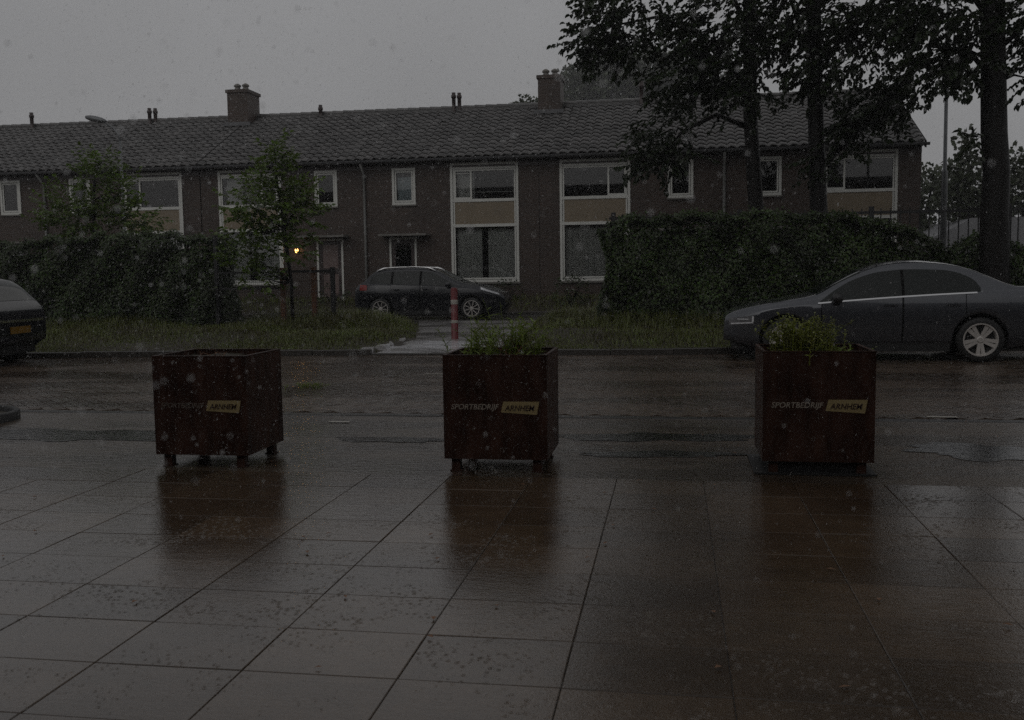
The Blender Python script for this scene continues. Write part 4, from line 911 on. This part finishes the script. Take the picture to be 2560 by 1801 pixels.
make_car('estate_car', 'black estate car with silver roof rails parked in front of the houses', EST, (-7.07, 28.42, 0), 0)
HAT = dict(paint='paint_black', W=.85, fa=1.22, ra=-1.22, wr=.3, rim=.21, spokes=5, nose=.3, tail=.16,
    top=[(-1.9, .5), (-1.89, .82), (-1.84, .93), (-1.72, 1.08), (-1.56, 1.26), (-1.4, 1.36), (-.9, 1.43), (-.3, 1.44), (.1, 1.4), (.5, 1.24), (.9, 1.02), (1.3, .95), (1.7, .82), (1.88, .7), (1.94, .58), (1.95, .45)],
    belt=[(-1.9, .88), (-1.4, .97), (.8, .88), (1.95, .6)], dlo=[(-1.4, 1.05), (-1.2, 1.24), (-.6, 1.32), (0, 1.3), (.4, 1.15), (.8, .93)],
    glass=[(-1.35, -.3), (-.24, .78)], doors=[(-1.0, -.27), (-.25, .78)], screen=(.3, .86), rearwin=(-1.78, -1.46), head=[(1.5, 1.84, (.66, .6), (.76, .68))], tails=[(-1.84, -1.66, .78, .92)], hz=.8, mirror=(.6, .95), plate=True, pz=.5, wrot=.2)
hat = make_car('hatchback_car', 'black hatchback with yellow rear plate, cut off by the left picture edge', HAT, (-12.12, 13.95, 0), pi + radians(3))
MB().box(-1.93, -1.9, -.6, .6, .68, .72).build('boot_trim', 'chrome', hat)

# ------------------------------------------------------------------ planters
def text_mesh(body, size, shear=.22, bold=.004, align='LEFT'):
    cu_ = bpy.data.curves.new('lettering', 'FONT'); cu_.body = body; cu_.size = size; cu_.shear = shear; cu_.offset = bold; cu_.extrude = .0012; cu_.align_x = align; cu_.resolution_u = 3
    o = bpy.data.objects.new('lettering', cu_); me = bpy.data.meshes.new_from_object(o); bpy.data.objects.remove(o); bpy.data.curves.remove(cu_); return me
def fit_text(me, w, h):
    xs_ = [v.co.x for v in me.vertices]; ys_ = [v.co.y for v in me.vertices]; x0, x1, y0, y1 = min(xs_), max(xs_), min(ys_), max(ys_)
    for v in me.vertices: v.co.x = (v.co.x - x0) / (x1 - x0) * w; v.co.y = (v.co.y - max(y0, 0)) / (y1 - max(y0, 0)) * h
    return me
sport_me = fit_text(text_mesh('SPORTBEDRIJF', .05, bold=.0004), .335, .037); arnhem_me = fit_text(text_mesh('ARNHEM', .05, bold=.0005), .205, .037)
def planter(label, x0, y0, w, d, ztop, worn=False, sag=0, shade_base=False):
    p = thing('planter_box', label, 'planter', (x0, y0, 0), group='rust-brown steel planters on the footway'); zb = .09; t = .012
    fp = MB().box(0, w, 0, t, zb, ztop).build('panel', 'corten', p); 
    MB().box(0, w, d - t, d, zb, ztop).build('panel', 'corten', p); MB().box(0, t, t, d - t, zb, ztop - .002).build('panel', 'corten', p); MB().box(w - t, w, t, d - t, zb, ztop - .002).build('panel', 'corten', p)
    rb = MB()
    for (a, b, c, e) in ((.0, w, -.003, .02), (.0, w, d - .02, d + .003)): rb.box(a - .003, b + .003, c, e, ztop, ztop + .006)
    for a in (-.003, w - .02): rb.box(a, a + .023, .02, d - .02, ztop, ztop + .006)
    rb.build('rim', 'corten', p)
    MB().box(t, w - t, t, d - t, zb + .01, zb + .02).build('bottom', 'corten', p)
    rows = [[(lerp(t, w - t, i / 9), lerp(t, d - t, j / 9), ztop - .05 - sag + .018 * sin(i * 1.9 + j) * cos(j * 1.4 + i * .6)) for i in range(10)] for j in range(10)]
    MB().grid(rows).build('soil', 'soil', p, True)
    lm_ = MB().box(-.03, .03, -.03, .03, 0, zb + .012).box(-.04, .04, -.04, .04, 0, .008).mesh('leg', 'corten')
    for lx in (.075, w - .075):
        for ly in (.06, d - .06): link('leg', lm_, p, (lx, ly, 0))
    zt = ztop - .369
    so = link('lettering', sport_me.copy(), p, (.055, -.001, zt), (radians(90), 0, 0)); so.data.materials.append(M['letter_worn' if worn else 'letter'])
    MB().prism([(.402, zt - .019), (.65, zt - .034), (.667, zt + .056), (.42, zt + .055)], -.002, 0).build('logo_panel', 'gold', p)
    ao = link('lettering', arnhem_me.copy(), p, (.43, -.0035, zt - .006), (radians(90), 0, 0)); ao.data.materials.append(M['letter_red'])
    if shade_base:
        MB().box(.05, w - .04, .05, d - .05, .0, .088).build('shade_base', 'black', p); MB().box(-.05, w + .02, .0, d + .03, .0, .012).build('mat', 'rubber', p)  # dark box and thin sheet standing in for shade and reflection under the planter
    return p
planter('rust-brown steel planter at left, nearly empty, with faded lettering', -3.70, 6.5, .71, .64, .8, True, -.015)
planter('rust-brown steel planter in the middle with tall weeds', -1.565, 6.53, .72, .66, .805)
planter('rust-brown steel planter at right, over a dark block standing in for its shade, with a bushy plant', .585, 6.64, .715, .64, .82, shade_base=True)

def plant(name, label, base, stems, seed, mt, group=None):
    """stems = list of (dx, dy, height, lean_x, lean_y, n_leaves, leaf_len, leaf_w)"""
    r = random.Random(seed); t = thing(name, label, 'plant', base, group=group); st, lm = MB(), MB()
    for (dx, dy, h_, lx, ly, n, L, wl) in stems:
        pts = [Vector((dx + lx * (u ** 1.6) * h_, dy + ly * (u ** 1.6) * h_, h_ * u * (1 - .12 * u * (abs(lx) + abs(ly))))) for u in (0, .25, .5, .75, 1)]
        st.tube([p - Vector((0, 0, .02)) for p in pts[:1]] + pts[1:], [.004, .0035, .003, .002, .001], 4)
        for k in range(n):
            u = (k + .5) / n * .9 + .08; i = min(3, int(u * 4)); p = pts[i].lerp(pts[i + 1], u * 4 - i); a = k * 2.4 + r.random()
            d = Vector((cos(a), sin(a), r.uniform(.3, 1.1))); leaf(lm, p, d, Vector((0, 0, 1)) + rdir(r) * .3, L * r.uniform(.6, 1.2), wl * r.uniform(.7, 1.2), r.uniform(.1, .4))
    tag(st.build('stems', mt, t), kind='stuff'); tag(lm.build('leaves', mt, t), kind='stuff'); return t
r = random.Random(71)
def clump(n, cx, cy, sx, sy, h0, h1, lean, nl, L, wl): return [(r.gauss(cx, sx), r.gauss(cy, sy), r.uniform(h0, h1), r.gauss(0, lean), r.gauss(0, lean), nl, L, wl) for i in range(n)]
soil_m = .805 - .055
plant('weed_clump', 'wispy green weeds filling the middle planter', (-1.2, 6.86, soil_m), clump(30, -.06, 0, .13, .13, .16, .36, .3, 14, .07, .011) + clump(24, .16, .02, .09, .12, .14, .33, .28, 13, .07, .011) + clump(10, -.24, .05, .05, .1, .1, .24, .6, 10, .055, .014) + [(-.02, -.05, .46, -.25, 0, 7, .04, .01), (.03, .02, .44, .35, 0, 6, .04, .01), (.0, .1, .42, -.1, .1, 6, .04, .01), (.08, .0, .3, .6, 0, 5, .035, .01)], 72, 'weed')
plant('dry_weed', 'reddish dry stems among the weeds of the middle planter', (-1.14, 6.8, soil_m), clump(16, 0, 0, .04, .05, .08, .2, .5, 4, .03, .006), 73, 'drystem')
soil_r = .82 - .055
plant('bushy_plant', 'bushy yellow-green plant on the left side of the right planter', (.86, 6.92, soil_r), clump(130, 0, 0, .1, .11, .16, .32, .32, 12, .038, .013) + [(.16, 0, .25, .25, 0, 10, .035, .01), (.18, .02, .22, .35, 0, 9, .03, .01)], 74, 'weed_yellow')
plant('small_weed', 'small low weeds at the right side of the right planter', (1.14, 6.95, soil_r), clump(16, 0, 0, .06, .08, .04, .1, .5, 6, .035, .012), 75, 'weed')
plant('small_weed', 'single small weed tuft in the left planter', (-3.36, 6.85, .71), clump(12, 0, 0, .04, .05, .05, .12, .5, 5, .04, .01), 76, 'drystem')
plant('weed_tuft', 'flat clump of grass lying on the brick road', (-4.37, 11.24, 0.0), clump(24, 0, 0, .12, .05, .03, .07, .9, 5, .06, .01), 77, 'weed')

# ------------------------------------------------------------------ post, lamps, small things
bo = thing('post', 'red plastic post with white bands standing in the path', 'bollard', (-4.37, 19.36, 0.0))
MB().lathe([(.08, -.05), (.08, .02), (.07, .03), (.07, 1.02), (.06, 1.05), (.001, 1.055)], 20).build('shaft', 'redplastic', bo, True)
for z0, z1 in ((.72, .81), (.34, .4)): MB().lathe([(.0712, z0), (.0722, z0 + .004), (.0722, z1 - .004), (.0712, z1)], 20, cap=False).build('band', 'whiteband', bo, True)
sl = thing('street_lamp', 'grey street lamp whose flat head shows above the left roof ridge', 'street lamp', (-18.0, 30.3, .05))
MB().tube([(0, 0, -.1), (0, 0, 1.2), (0, 0, 1.22), (0, 0, 5.75)], [.07, .07, .045, .038], 10).build('pole', 'galv', sl, True)
MB().tube([(0, 0, 5.7), (-.03, 0, 5.95), (-.25, 0, 6.22), (-.5, 0, 6.36)], .026, 8).build('arm', 'galv', sl, True)
hd = MB().lathe([(.01, -.36), (.06, -.34), (.1, -.2), (.11, 0), (.09, .2), (.05, .32), (.02, .36)], 14); hd.v = [(-.82 + z * 1.05, y * 1.1, 6.5 + x * .95 - z * .22) for x, y, z in hd.v]
hd.build('lamp_head', 'galv', sl, True, fixn=True)
lp = thing('lamp_pole', 'thin tall lamp pole between gable end and thick trunk', 'street lamp', (7.18, 28.2, 0))
MB().tube([(0, 0, -.1), (0, 0, 3.85), (0, 0, 3.87), (0, 0, 3.9), (-.02, 0, 8.2)], [.085, .078, .078, .05, .04], 10).build('pole', 'galv', lp, True)
MB().tube([(-.02, 0, 8.15), (-.1, -.05, 8.5), (-.7, -.3, 8.75)], .03, 8).build('arm', 'galv', lp, True)
hd = MB().lathe([(.01, -.3), (.08, -.25), (.1, 0), (.07, .25), (.02, .3)], 12); hd.v = [(-.9 + z, y - .38, 8.82 + x * .6) for x, y, z in hd.v]; hd.build('lamp_head', 'galv', lp, True, fixn=True)
# round low pit edging cut by the left edge, ground marks
pe = thing('round_pit_edge', 'low round dark edging on the road at the left picture edge', 'edging', (-6.86, 8.42, 0))
MB().lathe([(.55, -.05), (.55, .075), (.535, .085), (.5, .085), (.49, .07), (.49, -.05)], 40, cap=False).build('ring', 'rubber', pe, True); MB().lathe([(.49, .03), (.3, .05), (.001, .055)], 24, cap=False).build('soil', 'soil', pe, True)
mk = MB().box(-.2, .2, -.035, .035, 0, .003).mesh('road_stud_mark', 'whiteband')
for (x, y, s_, lb_) in ((-3.1, 12.78, 1.1, 'short pale mark on the brick road just left of the middle planter'), (-3.06, 8.62, .5, 'short pale mark on the ground between left and middle planter'), (2.4, 9.3, .65, 'short pale mark on the ground right of the right planter')):
    o = link('road_mark', mk, None, (x, y, .006)); o.scale = (s_, .8, 1); tag(o, lb_, 'mark')
fl = MB(); rr = random.Random(91)
for i in range(150):
    x, y = rr.uniform(-4, 3), rr.uniform(2.6, 15); a = rr.uniform(0, 6.3); leaf4(fl, Vector((x, y, .008)), Vector((cos(a), sin(a), .02)), Vector((0, 0, 1)), rr.uniform(.02, .05), rr.uniform(.012, .025))
fallen = fl.build('fallen_leaves', 'drystem'); tag(fallen, 'small fallen leaves scattered over the wet ground', 'leaves', kind='stuff')

# ------------------------------------------------------------------ rain in the air
rn = MB(); rr = random.Random(101)
def drop(c, rad, lg):
    k = len(rn.v); ax = Vector((.35, .1, 1)).normalized(); a = ax.orthogonal().normalized(); b = ax.cross(a); N = 6
    rn.v.append(tuple(c + ax * rad * lg))
    for hgt, rd in ((.55, .83), (-.35, .93)):
        for j in range(N): t = 2 * pi * j / N; rn.v.append(tuple(c + ax * rad * lg * hgt + (a * cos(t) + b * sin(t)) * rad * rd))
    rn.v.append(tuple(c - ax * rad * lg))
    for j in range(N):
        q = (j + 1) % N; rn.f += [(k, k + 1 + j, k + 1 + q), (k + 1 + j, k + 1 + N + j, k + 1 + N + q, k + 1 + q), (k + 1 + N + j, k + 1 + 2 * N, k + 1 + N + q)]
for i in range(32000):
    near_drop = i < 650
    dist = rr.uniform(.38, 1.1) if near_drop else 1.6 * (18 / 1.6) ** (rr.random() ** .75)
    ax_, ay_ = rr.triangular(-.58, .58, -.4), rr.uniform(-.42, .42)
    c = Vector((0, 0, EYE)) + (fw + cr * ax_ + cu * ay_) * dist
    if c.z < .05: continue
    if near_drop: drop(c, rr.uniform(.0004, .00095), rr.uniform(1.0, 1.8))
    else: drop(c, rr.uniform(.0003, .0008) * (1.9 if dist > 6 else 1), rr.uniform(1.2, 3.4))
rain = rn.build('rain', 'rain', None, True); tag(rain, 'raindrops falling through the whole scene', 'rain', kind='stuff')

# ------------------------------------------------------------------ rainy haze
hz = MB().box(-110, 110, -12, 200, -1.6, 45).build('haze', None); tag(hz, 'grey rain haze filling the air', 'haze', kind='stuff')
hm = bpy.data.materials.new('rain_haze'); hm.use_nodes = True; nt = hm.node_tree; nt.nodes.remove(nt.nodes['Principled BSDF'])
pv = nt.nodes.new('ShaderNodeVolumePrincipled'); pv.inputs['Density'].default_value = .0012; pv.inputs['Color'].default_value = (.9, .9, .91, 1); pv.inputs['Anisotropy'].default_value = .2
nt.links.new(pv.outputs[0], nt.nodes['Material Output'].inputs['Volume']); hz.data.materials.append(hm)
